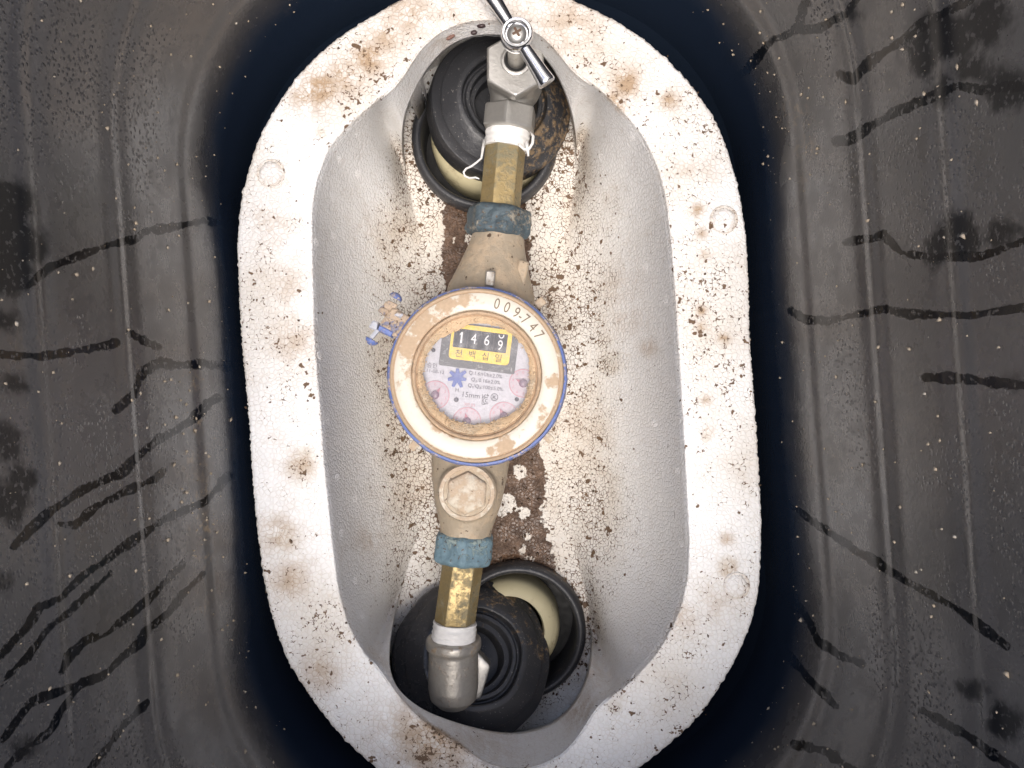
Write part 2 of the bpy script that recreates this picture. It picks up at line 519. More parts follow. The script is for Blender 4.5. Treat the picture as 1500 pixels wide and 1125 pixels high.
def m_glass():
    s = NT('dusty_glass')
    n = s.t.nodes
    tr = n.new('ShaderNodeBsdfTransparent')
    df = n.new('ShaderNodeBsdfDiffuse')
    gl = n.new('ShaderNodeBsdfGlossy')
    df.inputs[0].default_value = (0.80, 0.79, 0.82, 1)
    gl.inputs['Roughness'].default_value = 0.09
    a = n.new('ShaderNodeMixShader')
    haze = s.math('ADD', 0.11, s.sm(s.noise(120, 4, 0.65), 0.42, 0.72, 0, 0.12))
    scr = s.t.nodes.new('ShaderNodeMapping')
    s.put(scr.inputs[0], s.co)
    scr.inputs['Rotation'].default_value = (0, 0, 0.7)
    scr.inputs['Scale'].default_value = (1, 14, 1)
    haze = s.math('ADD', haze, s.sm(s.noise(180, 3, 0.7, scr.outputs[0]), 0.60, 0.70, 0, 0.16))
    s.put(a.inputs[0], haze)
    s.t.links.new(tr.outputs[0], a.inputs[1])
    s.t.links.new(df.outputs[0], a.inputs[2])
    lw = n.new('ShaderNodeFresnel')
    lw.inputs[0].default_value = 1.45
    b = n.new('ShaderNodeMixShader')
    s.put(b.inputs[0], lw.outputs[0])
    s.t.links.new(a.outputs[0], b.inputs[1])
    s.t.links.new(gl.outputs[0], b.inputs[2])
    s.t.links.new(b.outputs[0], s.out.inputs[0])
    return s.m
M['glass'] = m_glass()

# ------------------------------------------------------------------ the black plastic box
BOX_C = W(742, 572, 0)
BOX_ROT = math.radians(4.0)
BOX_N = 1400
FLOOR_Z, BOX_TOP = -0.115, 0.262

def rrect(hw, hh, rad, n):
    """points of a rounded rectangle, evenly spaced, starting at the right"""
    pts = []
    for cx, cy, a0 in ((hw - rad, hh - rad, 0), (-hw + rad, hh - rad, 90), (-hw + rad, -hh + rad, 180), (hw - rad, -hh + rad, 270)):
        for k in range(60):
            a = math.radians(a0 + 90 * k / 59)
            pts.append((cx + rad * math.cos(a), cy + rad * math.sin(a)))
    p = np.array(pts + [pts[0]])
    L = np.concatenate([[0], np.cumsum(np.hypot(*(p[1:] - p[:-1]).T))])
    t = np.linspace(0, L[-1], n, endpoint=False)
    return np.stack([np.interp(t, L, p[:, 0]), np.interp(t, L, p[:, 1])], -1)

def box_ring(z, extra=0.0):
    g = lambda c, w: math.exp(-((z - c) / w) ** 2)
    st = lambda c, w: 1 / (1 + math.exp(-(z - c) / w))
    o = 0.030 * max(z, -0.12) + 0.0020 * st(0.042, 0.0016) + 0.0018 * st(0.092, 0.0020) - 0.0012 * g(0.098, 0.0042) \
        + 0.0018 * st(0.142, 0.0020) - 0.0012 * g(0.148, 0.0042) + 0.003 * st(0.225, 0.002)
    if z < -0.09:
        o -= 0.012 * ((-0.09 - z) / 0.025) ** 2
    o += extra
    p = rrect(0.1325 + o, 0.214 + o, 0.110 + o, BOX_N)
    c, s_ = math.cos(BOX_ROT), math.sin(BOX_ROT)
    return np.stack([BOX_C.x + p[:, 0] * c - p[:, 1] * s_, BOX_C.y + p[:, 0] * s_ + p[:, 1] * c, np.full(BOX_N, z)], -1)

zs = list(np.linspace(FLOOR_Z, -0.03, 12)[:-1]) + list(np.linspace(-0.03, 0.165, 170)[:-1]) + list(np.linspace(0.165, BOX_TOP, 20))
rows = [box_ring(z) for z in zs] + [box_ring(BOX_TOP, 0.006)] + [box_ring(z, 0.006) for z in (0.22, 0.1, 0.0, FLOOR_Z - 0.005)]
WV = np.array(rows).reshape(-1, 3)
k_ = FPX / (CAM_Z - np.minimum(WV[:, 2], 0.3))
WP = np.stack([750 + WV[:, 0] * k_, 562.5 - WV[:, 1] * k_], -1)
TRAILS = [  # where water has run down the dusty plastic: (half width, points along the run)
    (6, [(40, 420), (75, 390), (150, 362), (200, 350), (215, 338), (258, 332), (300, 323), (350, 332)]),
    (6, [(0, 520), (60, 522), (110, 515), (170, 502)]),
    (5, [(190, 487), (212, 500), (232, 508)]),
    (7, [(170, 600), (195, 580), (210, 545), (235, 530), (255, 535), (300, 533), (352, 538)]),
    (7, [(20, 800), (70, 752), (120, 718), (180, 692), (200, 670), (230, 645), (258, 630), (285, 612), (305, 592), (318, 583)]),
    (6, [(87, 768), (110, 770), (143, 741), (189, 717), (227, 702), (240, 690)]),
    (6, [(0, 965), (7, 953), (42, 915), (57, 889), (87, 877), (117, 847), (166, 813), (200, 789), (242, 760), (272, 747), (302, 734), (334, 698)]),
    (5, [(0, 1010), (11, 991), (42, 960), (72, 919), (102, 896), (128, 870), (162, 840)]),
    (6, [(90, 985), (102, 960), (125, 938), (155, 930), (200, 893), (234, 862), (267, 826)]),
    (6, [(0, 1089), (45, 1028), (151, 990), (204, 942), (215, 923), (249, 896), (264, 874), (298, 840)]),
    (6, [(10, 1125), (23, 1110), (75, 1070), (90, 1040), (120, 1000)]),
    (5, [(130, 1130), (159, 1093), (181, 1062), (215, 1030)]),
    (8, [(1226, 207), (1245, 204), (1270, 188), (1310, 165), (1360, 145), (1400, 125), (1440, 132), (1520, 120)]),
    (8, [(1232, 110), (1250, 117), (1275, 90), (1320, 60), (1360, 30), (1420, 0), (1440, -20)]),
    (6, [(1040, 130), (1090, 106), (1130, 60), (1165, 45), (1200, 42), (1240, 20), (1260, -10)]),
    (6, [(1168, 42), (1178, 10), (1190, -20)]),
    (6, [(1238, 355), (1270, 350), (1295, 345), (1320, 370), (1360, 376), (1440, 375), (1520, 345)]),
    (6, [(1160, 455), (1180, 468), (1215, 470), (1260, 460), (1295, 452), (1330, 460), (1420, 462), (1520, 448)]),
    (8, [(1355, 553), (1400, 554), (1450, 560), (1520, 566)]),
    (6, [(1085, 700), (1165, 745), (1200, 770), (1260, 810), (1310, 840), (1345, 862), (1400, 890), (1440, 920), (1475, 948)]),
    (6, [(1140, 860), (1180, 900), (1200, 940), (1230, 960), (1262, 972)]),
    (6, [(1110, 915), (1150, 955), (1190, 1000), (1225, 1035)]),
    (7, [(1165, 1090), (1210, 1100), (1250, 1130)]),
    (7, [(1350, 1040), (1420, 1080), (1490, 1130)]),
]
wet = np.full(len(WP), -30.0)
blot = np.full(len(WP), -60.0)
for hw, pts in TRAILS:
    d, al = seg_dist(WP, pts)
    wet = np.maximum(wet, hw * (0.82 + 0.3 * np.sin(al * 9 + hw * 3 + pts[0][0]) * np.sin(al * 23 + pts[0][1])) + 1.0 - d)
for (x, y, r) in [(15, 300, 34), (30, 350, 26), (0, 400, 34), (10, 470, 18), (20, 560, 16), (0, 640, 26), (0, 740, 30), (25, 700, 14),
                  (1390, 50, 34), (1350, 75, 22), (1440, 30, 30), (1420, 100, 22), (1470, 130, 24), (1385, 130, 18),
                  (1400, 345, 20), (1470, 335, 18), (1370, 372, 12), (1260, 20, 12), (1480, 560, 16), (1440, 520, 8), (40, 905, 14), (5, 860, 20),
                  (1425, 1010, 12), (1470, 1060, 20), (30, 1090, 16)]:
    blot = np.maximum(blot, (r * 1.15 - np.hypot(WP[:, 0] - x, WP[:, 1] - y)) * 0.8)
tan_w = spots(WP, [(282, 560, 16, .5), (284, 620, 14, .8), (286, 680, 16, 1), (290, 720, 18, 1), (296, 770, 18, 1), (300, 820, 14, .6), (303, 890, 12, .7),
                   (1165, 165, 22, .6), (1180, 215, 14, .8), (1185, 260, 10, .6), (1010, 60, 30, .8), (1050, 90, 26, .7), (1075, 180, 20, .7), (1100, 240, 14, .6),
                   (450, 15, 22, .9), (420, 35, 18, .7), (350, 440, 10, .5)])
box = thing('meter_box', 'deep black plastic meter box with wet streaked walls around the white foam', 'meter box', (BOX_C.x, BOX_C.y, FLOOR_Z))
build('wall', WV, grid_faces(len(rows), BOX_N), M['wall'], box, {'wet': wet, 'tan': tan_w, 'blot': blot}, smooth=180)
fl = rrect(0.143, 0.224, 0.09, 64)
c_, s_ = math.cos(BOX_ROT), math.sin(BOX_ROT)
flv = [(BOX_C.x + x * c_ - y * s_, BOX_C.y + x * s_ + y * c_, z) for z in (FLOOR_Z, FLOOR_Z - 0.0049) for x, y in fl]
build('floor', flv, [tuple(range(64)), tuple(range(127, 63, -1))], M['sky_tint_floor'], box, smooth=None)

# ------------------------------------------------------------------ the foam insert
FC = (735.0, 570.0)
FN = 960
FD = 0.090                                    # depth of the trough
OUT = [(584, 0), (495, 53), (433, 111), (380, 195), (353, 284), (347, 347), (349, 422), (353, 500), (363, 600), (370, 717), (382, 824), (393, 889),
       (421, 973), (487, 1067), (547, 1125), (620, 1165), (740, 1195), (860, 1165), (942, 1123), (969, 1101), (1026, 1051), (1071, 980), (1097, 927),
       (1113, 866), (1116, 776), (1113, 700), (1107, 600), (1099, 498), (1097, 400), (1091, 320), (1075, 244), (1049, 173), (1000, 107), (947, 58),
       (889, 22), (840, 0), (780, -25), (715, -38), (650, -28)]
INN = [(720, 28), (682, 31), (647, 44), (616, 71), (598, 100), (584, 122), (549, 151), (513, 182), (482, 218), (464, 267), (458, 311), (459, 400),
       (462, 500), (470, 600), (475, 670), (487, 787), (496, 861), (510, 913), (533, 955), (561, 987), (588, 1025), (620, 1058), (667, 1087),
       (710, 1120), (755, 1130), (793, 1122), (830, 1102), (856, 1067), (871, 1040), (893, 1021), (927, 995), (958, 961), (980, 927), (997, 889),
       (1007, 844), (1009, 794), (1005, 719), (1000, 620), (993, 513), (989, 444), (982, 355), (975, 293), (964, 249), (942, 200), (911, 164),
       (880, 133), (850, 113), (832, 97), (817, 75), (792, 50), (757, 33)]
FLO = [(722, 50), (672, 58), (638, 85), (612, 125), (590, 175), (588, 230), (605, 290), (622, 350), (630, 450), (632, 560), (630, 680), (622, 780),
       (600, 850), (565, 900), (560, 960), (580, 1010), (620, 1040), (680, 1060), (750, 1072), (810, 1060), (850, 1020), (868, 960), (868, 900),
       (850, 850), (830, 780), (825, 680), (822, 560), (820, 450), (825, 350), (838, 290), (845, 230), (838, 170), (822, 120), (800, 85), (765, 60)]
rO, rI, rF = outline(OUT, FC, FN, 2.2), outline(INN, FC, FN, 1.15), outline(FLO, FC, FN, 2.0)
A_ = np.arange(FN) * 2 * math.pi / FN
cA, sA = np.cos(A_), np.sin(A_)
bead = np.array([mnoise.noise(Vector((math.cos(a) * 60, math.sin(a) * 110, 3.1))) for a in A_]) + \
       0.7 * np.array([mnoise.noise(Vector((math.cos(a) * 170, math.sin(a) * 230, 8.1))) for a in A_])
rO = rO + 2.2 * bead
rIs = rI
rI = rI + 0.9 * np.roll(bead, 131)
def bowl_z(t):
    return -FD * (1 - (1 - t) ** 1.85)
wid = np.maximum(rI - rF, 8.0)                # where the trough ends in a steep lip over the pipe ends, the wall is a short slope, then drops
lipw = np.clip((125 - wid) / 70, 0, 1)
lipw = lipw * lipw * (3 - 2 * lipw)
def zprof(t):
    d = 0.0006 * wid
    lip = -d * t / 0.9 if t < 0.9 else -d - (FD - d) * (t - 0.9) / 0.1
    return bowl_z(t) * (1 - lipw) + lip * lipw
rings, kinds, pz = [], [], []
def add_ring(r, z):
    rings.append(Wn(FC[0] + r * cA, FC[1] + r * sA, np.full(FN, z) if np.isscalar(z) else z))
for z, k in ((-0.1149, 0.985), (-0.08, 0.995), (-0.04, 1.0), (-0.008, 1.0), (-0.002, 1.0)):
    rr = rO * k * (CAM_Z / (CAM_Z - z)) - 0.5
    add_ring(rr, z)
add_ring(rO - 1.2, -0.0006)
add_ring(rO - 4, 0.0)
for t in np.linspace(0, 1, 26)[1:-1]:
    add_ring(rO - 4 + (rI + 4 - rO + 4) * t, 0.0)
add_ring(rI + 3.5, 0.0)
add_ring(rI + 1.2, -0.0003)
add_ring(rI, -0.0013)
tt = np.concatenate([np.linspace(0.02, 0.3, 26), np.linspace(0.3, 0.88, 28)[1:], np.linspace(0.88, 1.0, 12)[1:]])
for t in tt:
    add_ring(rIs + (rF - rIs) * t + (rI - rIs) * math.exp(-t / 0.03), zprof(t))
for k in np.linspace(1, 0.02, 46)[1:]:
    add_ring(rF * k, -FD - 0.0012 * (1 - k))
FV = np.array(rings)                                  # (nr, FN, 3)
flat_FV = FV.reshape(-1, 3)
sleeve_top = (W(710, 200, -0.080), 108 * 0.480 / FPX)
sleeve_bot = (W(758, 928, -0.080), 101 * 0.480 / FPX)
fz = flat_FV[:, 2]
for (c, r) in (sleeve_top, sleeve_bot):              # the pipes come up through round holes
    d = np.hypot(flat_FV[:, 0] - c.x, flat_FV[:, 1] - c.y)
    hole = (d < r * 0.94) & (fz < -0.045)
    flat_FV[hole, 2] = -0.1145
kz = FPX / (CAM_Z - flat_FV[:, 2])
FP = np.stack([750 + flat_FV[:, 0] * kz, 562.5 - flat_FV[:, 1] * kz], -1)
# soil and stains
depth = np.clip(-flat_FV[:, 2] / FD, 0, 1.1)
in_bowl = np.clip((depth - 0.02) / 0.05, 0, 1)
nz = np.array([mnoise.noise(Vector((p[0] * 22, p[1] * 22, 0.3))) for p in flat_FV])
dirt = in_bowl * np.clip((depth - 0.40) / 0.50, 0, 1) ** 1.4 * (0.95 + 0.5 * nz)
for (x, y, r_) in ((640, 80, 62), (600, 125, 48), (712, 40, 60), (800, 70, 50), (835, 120, 40), (860, 1050, 60), (760, 1110, 70)):
    dirt = dirt * (1 - 0.9 * np.exp(-((FP[:, 0] - x) ** 2 + (FP[:, 1] - y) ** 2) / (r_ * r_)))
dirt = np.maximum(dirt, in_bowl * 0.12)
dirt = np.maximum(dirt, in_bowl * spots(FP, [(880, 500, 22, 1.1), (890, 530, 24, 1.2), (860, 470, 40, .8), (840, 250, 40, .6), (880, 300, 40, .6), (845, 370, 60, .8),
      (610, 720, 50, .9), (640, 640, 40, .9), (620, 330, 60, .95), (640, 400, 40, 1.1), (835, 720, 50, .8), (870, 780, 60, .7), (600, 830, 60, .9), (870, 690, 30, .6)]))
rimmask = 1 - in_bowl
dirt = np.maximum(dirt, rimmask * np.clip(0.50 + 0.42 * nz, 0.12, 0.85))
RIMD = [(440, 690, 26, 1.0), (447, 665, 16, .9), (430, 470, 30, .6), (425, 330, 40, .5), (415, 790, 30, .7), (430, 850, 34, .7), (440, 905, 30, .6), (470, 970, 26, .8),
        (480, 990, 18, .8), (640, 1095, 70, 1.0), (600, 1075, 30, .9), (520, 1060, 40, .5), (920, 120, 22, .7), (975, 150, 20, .8), (1000, 180, 30, .8), (990, 130, 26, .6),
        (1020, 190, 22, .7), (1060, 505, 9, 1.3), (1020, 520, 14, .8), (1058, 575, 9, 1.0), (1035, 640, 12, 1.0), (1065, 830, 22, .9), (1078, 860, 18, .8),
        (900, 1035, 14, 1.2), (905, 1020, 30, .7), (1050, 920, 30, .5), (880, 75, 14, 1.0), (870, 150, 26, .8), (910, 155, 24, .8), (530, 112, 14, 1.0), (470, 195, 14, .8),
        (405, 640, 26, .5), (450, 560, 22, .5), (1030, 700, 30, .45), (850, 60, 60, .55)]
dirt = np.maximum(dirt, rimmask * spots(FP, RIMD))
stain = rimmask * spots(FP, [(470, 130, 34, .95), (505, 110, 34, .8), (540, 85, 30, .9), (565, 55, 34, .7), (600, 20, 40, .7), (445, 140, 22, .8), (660, 10, 50, .4),
        (918, 122, 22, 1.0), (902, 150, 20, .9), (980, 148, 16, .8), (1022, 308, 10, .9), (1028, 342, 9, .7), (1030, 375, 9, .6), (1028, 455, 8, .9), (1029, 481, 9, .9),
        (1034, 585, 8, .7), (1036, 633, 8, .9), (1005, 245, 20, .4), (1040, 245, 20, .4), (440, 680, 22, .7), (410, 780, 30, .6), (425, 850, 30, .6), (430, 500, 34, .5),
        (640, 1080, 70, .8), (420, 420, 30, .35), (1065, 790, 10, .7), (1068, 835, 14, .8), (1000, 905, 26, .4), (1060, 495, 9, .8), (830, 30, 60, .5), (760, 10, 60, .35),
        (400, 262, 16, .5), (395, 330, 30, .35), (470, 985, 30, .6), (1050, 880, 30, .3)])
stain = np.maximum(stain, in_bowl * spots(FP, [(540, 790, 24, .35), (920, 470, 22, .3), (950, 510, 12, .45), (700, 1090, 60, .3), (620, 560, 50, .25), (560, 340, 40, .2), (850, 620, 40, .3),
        (545, 980, 24, .4), (640, 60, 30, .35), (850, 1040, 26, .5), (860, 990, 30, .3), (905, 420, 30, .25)]))
mud = poly_sdf(FP, [(648, 285), (650, 420), (655, 560), (650, 700), (665, 850), (811, 850), (810, 813), (796, 757), (799, 689), (787, 650), (775, 560), (772, 470), (778, 400), (770, 285)])
mud = np.where(depth > 0.8, mud, -40)
for (x, y, r) in [(742, 738, 15), (735, 748, 10), (762, 692, 11), (768, 752, 9), (773, 787, 6), (765, 808, 6), (777, 824, 9), (690, 350, 9), (664, 352, 5)]:
    mud = np.minimum(mud, (np.hypot(FP[:, 0] - x, FP[:, 1] - y) - r) * 2.0)
foam = thing('foam_insert', 'white expanded foam tray with dirt stained oval rim and deep trough', 'foam insert', tuple(W(735, 570, -0.1149)))
build('tray', flat_FV, grid_faces(len(rings), FN), M['foam'], foam, {'dirt': dirt, 'stain': stain, 'mud': mud, 'hollow': in_bowl}, smooth=180)

def foam_at(px, py):
    """point on the tray's surface seen at (px, py) and its outward normal"""
    def pt(x, y):
        a = math.atan2(y - FC[1], x - FC[0]) % (2 * math.pi)
        i = a / (2 * math.pi) * FN
        f = lambda R: float(np.interp(i, np.arange(FN + 1), np.append(R, R[0])))
        r = math.hypot(x - FC[0], y - FC[1])
        ri, rf = f(rI), f(rF)
        if r >= ri:
            return W(x, y, 0.0)
        if r <= rf:
            return W(x, y, -FD)
        return W(x, y, f(zprof((r - ri) / (rf - ri))))
    p = pt(px, py)
    n = (pt(px + 3, py) - pt(px - 3, py)).cross(pt(px, py - 3) - pt(px, py + 3)).normalized()
    if n.z < 0:
        n = -n
    return p, n

# round plug marks left by the mould on the rim
def disc_mark(px, py, r):
    p, n = foam_at(px, py)
    a, x, y = frame(n)
    prof = [(r * 1.12, -0.0006), (r * 1.10, 0.0004), (r * 1.0, 0.0006), (r * 0.95, -0.0001), (r * 0.90, 0.0005), (r * 0.6, 0.00075), (r * 0.25, 0.0008), (0.00005, 0.0008)]
    V, F = polar(p, n, prof, 28, noise=0.0003, nscale=700)
    n_ = len(V)
    e = np.tile(np.repeat(np.array([0.3, 0.75, 0.8, 1.0, 0.6, 0.45, 0.4, 0.4]), 28), 1)
    build('mould_mark', V, F, M['foam'], foam, {'dirt': e * 0.75, 'stain': e * 0.35, 'mud': np.full(n_, -40.0)}, smooth=180)
for px, py, r in ((397, 254, 19), (1060, 322, 19), (1079, 858, 18)):
    disc_mark(px, py, r * CAM_Z / FPX)
# clusters of raised vent dots on the trough walls: one mesh shared by all the copies
def vent_mesh():
    V, F = [], []
    for k in range(26):
        a = k * 2.39996
        r = 0.0026 * math.sqrt((k + 0.5) / 26) * 1.0
        v, f = polar((r * math.cos(a) * 0.8, r * math.sin(a) * 1.35, -0.0001), (0, 0, 1), [(0.00022, 0), (0.0002, 0.0002), (0.0001, 0.0003)], 6)
        b = len(V)
        V += v
        F += [tuple(i + b for i in q) for q in f]
    me = bpy.data.meshes.new('vent_mark')
    me.from_pydata(V, [], F)
    for an in ('dirt', 'stain', 'mud'):
        a = me.attributes.new(an, 'FLOAT', 'POINT')
        a.data.foreach_set('value', [-40.0 if an == 'mud' else 0.12] * len(V))
    me.materials.append(M['foam'])
    return me
vm = vent_mesh()
for (px, py) in [(497, 235), (525, 195), (488, 290), (525, 255), (463, 355), (489, 345), (493, 420), (468, 520), (500, 560), (480, 615), (505, 640), (494, 700), (520, 730),
                 (500, 780), (520, 850), (530, 900), (882, 180), (925, 200), (880, 230), (930, 265), (910, 330), (970, 310), (945, 390), (968, 312), (975, 440), (920, 510), (985, 560),
                 (918, 565), (958, 620), (992, 690), (930, 680), (965, 730), (998, 795), (938, 790), (971, 853), (932, 885), (932, 948), (887, 980), (925, 988)]:
    p, n = foam_at(px, py)
    o = bpy.data.objects.new('vent_mark', vm)
    COL.objects.link(o)
    o.parent = foam
    o.location = p - foam.location
    o.rotation_euler = n.to_track_quat('Z', 'Y').to_euler()

# ------------------------------------------------------------------ pipe sleeves, plastic pipes, rubber boots
def sleeve(c, r, label):
    t = thing('pipe_sleeve', label, 'pipe sleeve', (c.x, c.y, -0.1145), 'black sleeves under the two rubber boots')
    w = 14 * 0.480 / FPX
    h0 = -0.1145 - c.z
    prof = [(r - w, h0 + 0.001), (r - w, -0.002), (r - w + 0.0008, -0.0004), (r - w * 0.6, 0.0003), (r - w * 0.3, -0.0002), (r, -0.003), (r + 0.0005, -0.012), (r, h0)]
    V, F = polar(c, (0, 0, 1), prof, 96, caps=False)
    nd = np.array([0.3 + 0.6 * max(0, mnoise.noise(Vector(v) * 60)) for v in V])
    nd = np.where(np.arange(len(V)) // 96 >= 5, nd + 0.35, nd * 0.4)
    build('collar', V, F, M['rubber'], t, {'dirt': nd, 'wet': np.zeros(len(V))}, smooth=50)
    V, F = polar(Vector((c.x, c.y, -0.1143)), (0, 0, 1), [(r - w * 0.9, 0), (r - w * 0.9, 0.0008)], 48)
    build('dark_hole_disc', V, F, M['void'], t, smooth=30)  # disc coloured near black in place of the shade down the sleeve
sleeve(*sleeve_top, 'black round sleeve under the boot at the silver valve end')
sleeve(*sleeve_bot, 'black round sleeve gaping beside the boot below the elbow fitting')

def pipe(px, py, rpx, z, label, tilt):
    c = W(px, py, z)
    r = rpx * (CAM_Z - z) / FPX
    t = thing('plastic_pipe', label, 'pipe', (c.x, c.y, -0.113), 'cream pipes inside the two black sleeves')
    ax = Vector((tilt[0], tilt[1], 1)).normalized()
    L = (z + 0.112) / ax.z
    prof = [(r, -L), (r, -0.014), (r * 0.985, -0.009), (r * 0.93, -0.004), (r * 0.80, -0.001), (r * 0.7, 0.0), (r * 0.66, -0.004), (r * 0.65, -0.03)]
    V, F = polar(c, ax, prof, 72, caps=False)
    build('pipe_wall', V, F, M['cream'], t, smooth=60)
pipe(718, 190, 90, -0.083, 'cream plastic pipe, a thin crescent under the boot by the valve', (0, 0))
pipe(746, 925, 74, -0.083, 'cream plastic pipe, a wide patch in the sleeve below the elbow', (-0.05, 0.0))

def boot(base_px, base_z, top_px, top_z, R, label, side, wetside):
    b, tp = W(*base_px, base_z), W(*top_px, top_z)
    ax = (tp - b).normalized()
    H = (tp - b).length
    t = thing('rubber_boot', label, 'rubber boot', tuple(b), 'stepped rubber boots at the two pipe ends')
    q = lambda *pairs: [(R * u, H * v) for u, v in pairs]
    prof = q((0.88, -0.15), (1.0, -0.14), (1.015, 0.0), (1.01, 0.40), (1.0, 0.56), (0.985, 0.60), (0.965, 0.615), (0.90, 0.70), (0.875, 0.735), (0.868, 0.76), (0.855, 0.775),
             (0.75, 0.90), (0.665, 0.985), (0.645, 1.0), (0.60, 1.0), (0.585, 0.985), (0.578, 0.95), (0.572, 0.80), (0.562, 0.78), (0.545, 0.78), (0.538, 0.79), (0.53, 0.86), (0.52, 0.875), (0.485, 0.875),
             (0.475, 0.86), (0.468, 0.62), (0.458, 0.60), (0.40, 0.60), (0.39, 0.585), (0.382, 0.2), (0.37, 0.15), (0.02, 0.15))
    V, F = polar(b, ax, prof, 112, noise=0.0011, nscale=55)
    va = np.array(V)
    u = ((va[:, 0] - b.x) * side[0] + (va[:, 1] - b.y) * side[1]) / R
    d = np.clip((u - 0.15) / 0.5, 0, 1) * side[2]
    w = np.clip(((va[:, 0] - b.x) * wetside[0] + (va[:, 1] - b.y) * wetside[1]) / R / 0.5, 0, 1) * wetside[2]
    build('sealing_ring', V, F, M['rubber'], t, {'dirt': d, 'wet': w}, smooth=28)
    return t
boot((728, 166), -0.084, (741, 144), -0.059, 0.0412, 'black stepped rubber boot under the silver valve, soil on its right side', (0.95, -0.25, 1.0), (-1, 0, 0.35))
boot((687, 968), -0.085, (697, 960), -0.060, 0.0452, 'black stepped rubber boot under the elbow fitting, wet on its left side', (0.5, 0.6, 0.75), (-1, 0.1, 1.0))

# ------------------------------------------------------------------ the water meter
PZ = -0.042                                    # height of the pipe axis
P = lambda x, y, z=PZ: W(x, y, z)
PXM = CAM_Z / FPX                              # metres per picture unit at the rim's height
DC = W(698, 550, 0)                            # centre of the dial
meter = thing('water_meter', 'round water meter caked in tan mud, dial showing four white digits', 'water meter', (DC.x, DC.y, -0.088))
def disc_px(px, py, r, z, n=24):
    c = W(px, py, z)
    k = (CAM_Z - z) / FPX
    return [(c.x + r * k * math.cos(2 * math.pi * i / n), c.y + r * k * math.sin(2 * math.pi * i / n), z) for i in range(n)]

# cast body: chamber, inlet cone, outlet neck and plug boss grown together
nut_t, nut_b = P(729, 346), P(682, 782)
ch = P(701, 548)
ch0 = Vector((DC.x, DC.y, 0))
chamber = polar(Vector((DC.x, DC.y, -0.086)), (0, 0, 1), [(0.012, 0), (0.026, 0.004), (0.035, 0.014), (0.039, 0.028), (0.0395, 0.05), (0.0400, 0.062), (0.0400, 0.070)], 64)
up = (P(731, 325) - P(716, 440)).normalized()
L1 = (nut_t - P(714, 470)).length
cone = polar(P(714, 470), up, [(0.0245, 0), (0.0235, L1 * 0.35), (0.0195, L1 * 0.58), (0.0165, L1 * 0.78), (0.0146, L1 * 0.92), (0.0140, L1 * 1.02)], 48)
dn = (P(681, 800) - P(688, 690)).normalized()
L2 = (nut_b - P(690, 660)).length
neck = polar(P(690, 660), dn, [(0.0215, 0), (0.0200, L2 * 0.35), (0.0180, L2 * 0.62), (0.0150, L2 * 0.85), (0.0140, L2 * 0.92), (0.0138, L2 * 1.03)], 48)
boss_c = W(684, 722, -0.020)
boss = polar(boss_c - Vector((0, 0, 0.022)), (0, 0, 1), [(0.0150, 0), (0.0152, 0.014), (0.0155, 0.019), (0.0150, 0.0212), (0.0142, 0.0220)], 48)
body = build('body', *join(chamber, cone, neck, boss), M['bronze'], meter, smooth=180)
remesh(body, 0.0009, 4)
V, F = polar(boss_c - Vector((0, 0, 0.001)), (0, 0, 1), [(0.0098, 0), (0.0098, 0.0022), (0.0094, 0.0030), (0.0085, 0.0036), (0.004, 0.0038)], 72, rfun=ngon(6, 1.13, math.radians(4)), noise=0.0002, nscale=400)
build('hex_plug', V, F, M['plug'], meter, smooth=35)
V, F = polar(boss_c + Vector((0, 0, 0.0001)), (0, 0, 1), [(0.0118, -0.001), (0.0122, 0.0006), (0.0142, 0.0006), (0.0146, -0.001)], 56)
build('plug_washer', V, F, M['plug'], meter, smooth=35)
V, F = boxv(W(718, 409, -0.017), 0.0024, 0.0040, 0.003, math.radians(-5))
build('seal_lug', V, F, M['silver_dull'], meter, smooth=35)
V, F = boxv(W(762, 410, -0.034), 0.0028, 0.0095, 0.006, math.radians(-12))
build('side_lug', V, F, M['bronze'], meter, smooth=35)

# dial housing, cover ring, bezel
Z3 = (0, 0, 1)
Rp = lambda q: q * PXM
V, F = polar(DC + Vector((0.0001, -0.0004, 0)), Z3, [(Rp(120), -0.0228), (Rp(131), -0.0226), (Rp(135.6), -0.020), (Rp(135.0), -0.009), (Rp(133.6), -0.0045), (Rp(131.4), -0.0028), (Rp(128.2), -0.0025), (Rp(127.6), -0.006), (Rp(110), -0.0062)],
             180, caps=False, noise=0.0004, nscale=260)
build('housing_ring', V, F, M['blue'], meter, smooth=40)
NP = 240
prof = [(128.4, -0.0062), (128.2, -0.0018), (127.2, -0.0006), (125.0, -0.0001), (123.0, -0.0004), (122.2, -0.0010), (121.5, -0.0009), (120.8, -0.0001), (119, 0.0001), (114, 0.0003), (108, 0.0004), (102, 0.0003),
        (98, 0.0001), (96.4, -0.0002), (95.8, -0.0012), (95.6, -0.003)]
V, F = polar(DC, Z3, [(Rp(r), z) for r, z in prof], NP, caps=False)
va = np.array(V)
rp = np.hypot(va[:, 0] - DC.x, va[:, 1] - DC.y) / PXM
vp = np.stack([698 + (va[:, 0] - DC.x) / PXM, 550 - (va[:, 1] - DC.y) / PXM], -1)
dd = np.where(rp > 121.3, 0.20, -0.06)
dd = np.where((rp > 121.3) & (rp < 122.6), 0.16, dd)
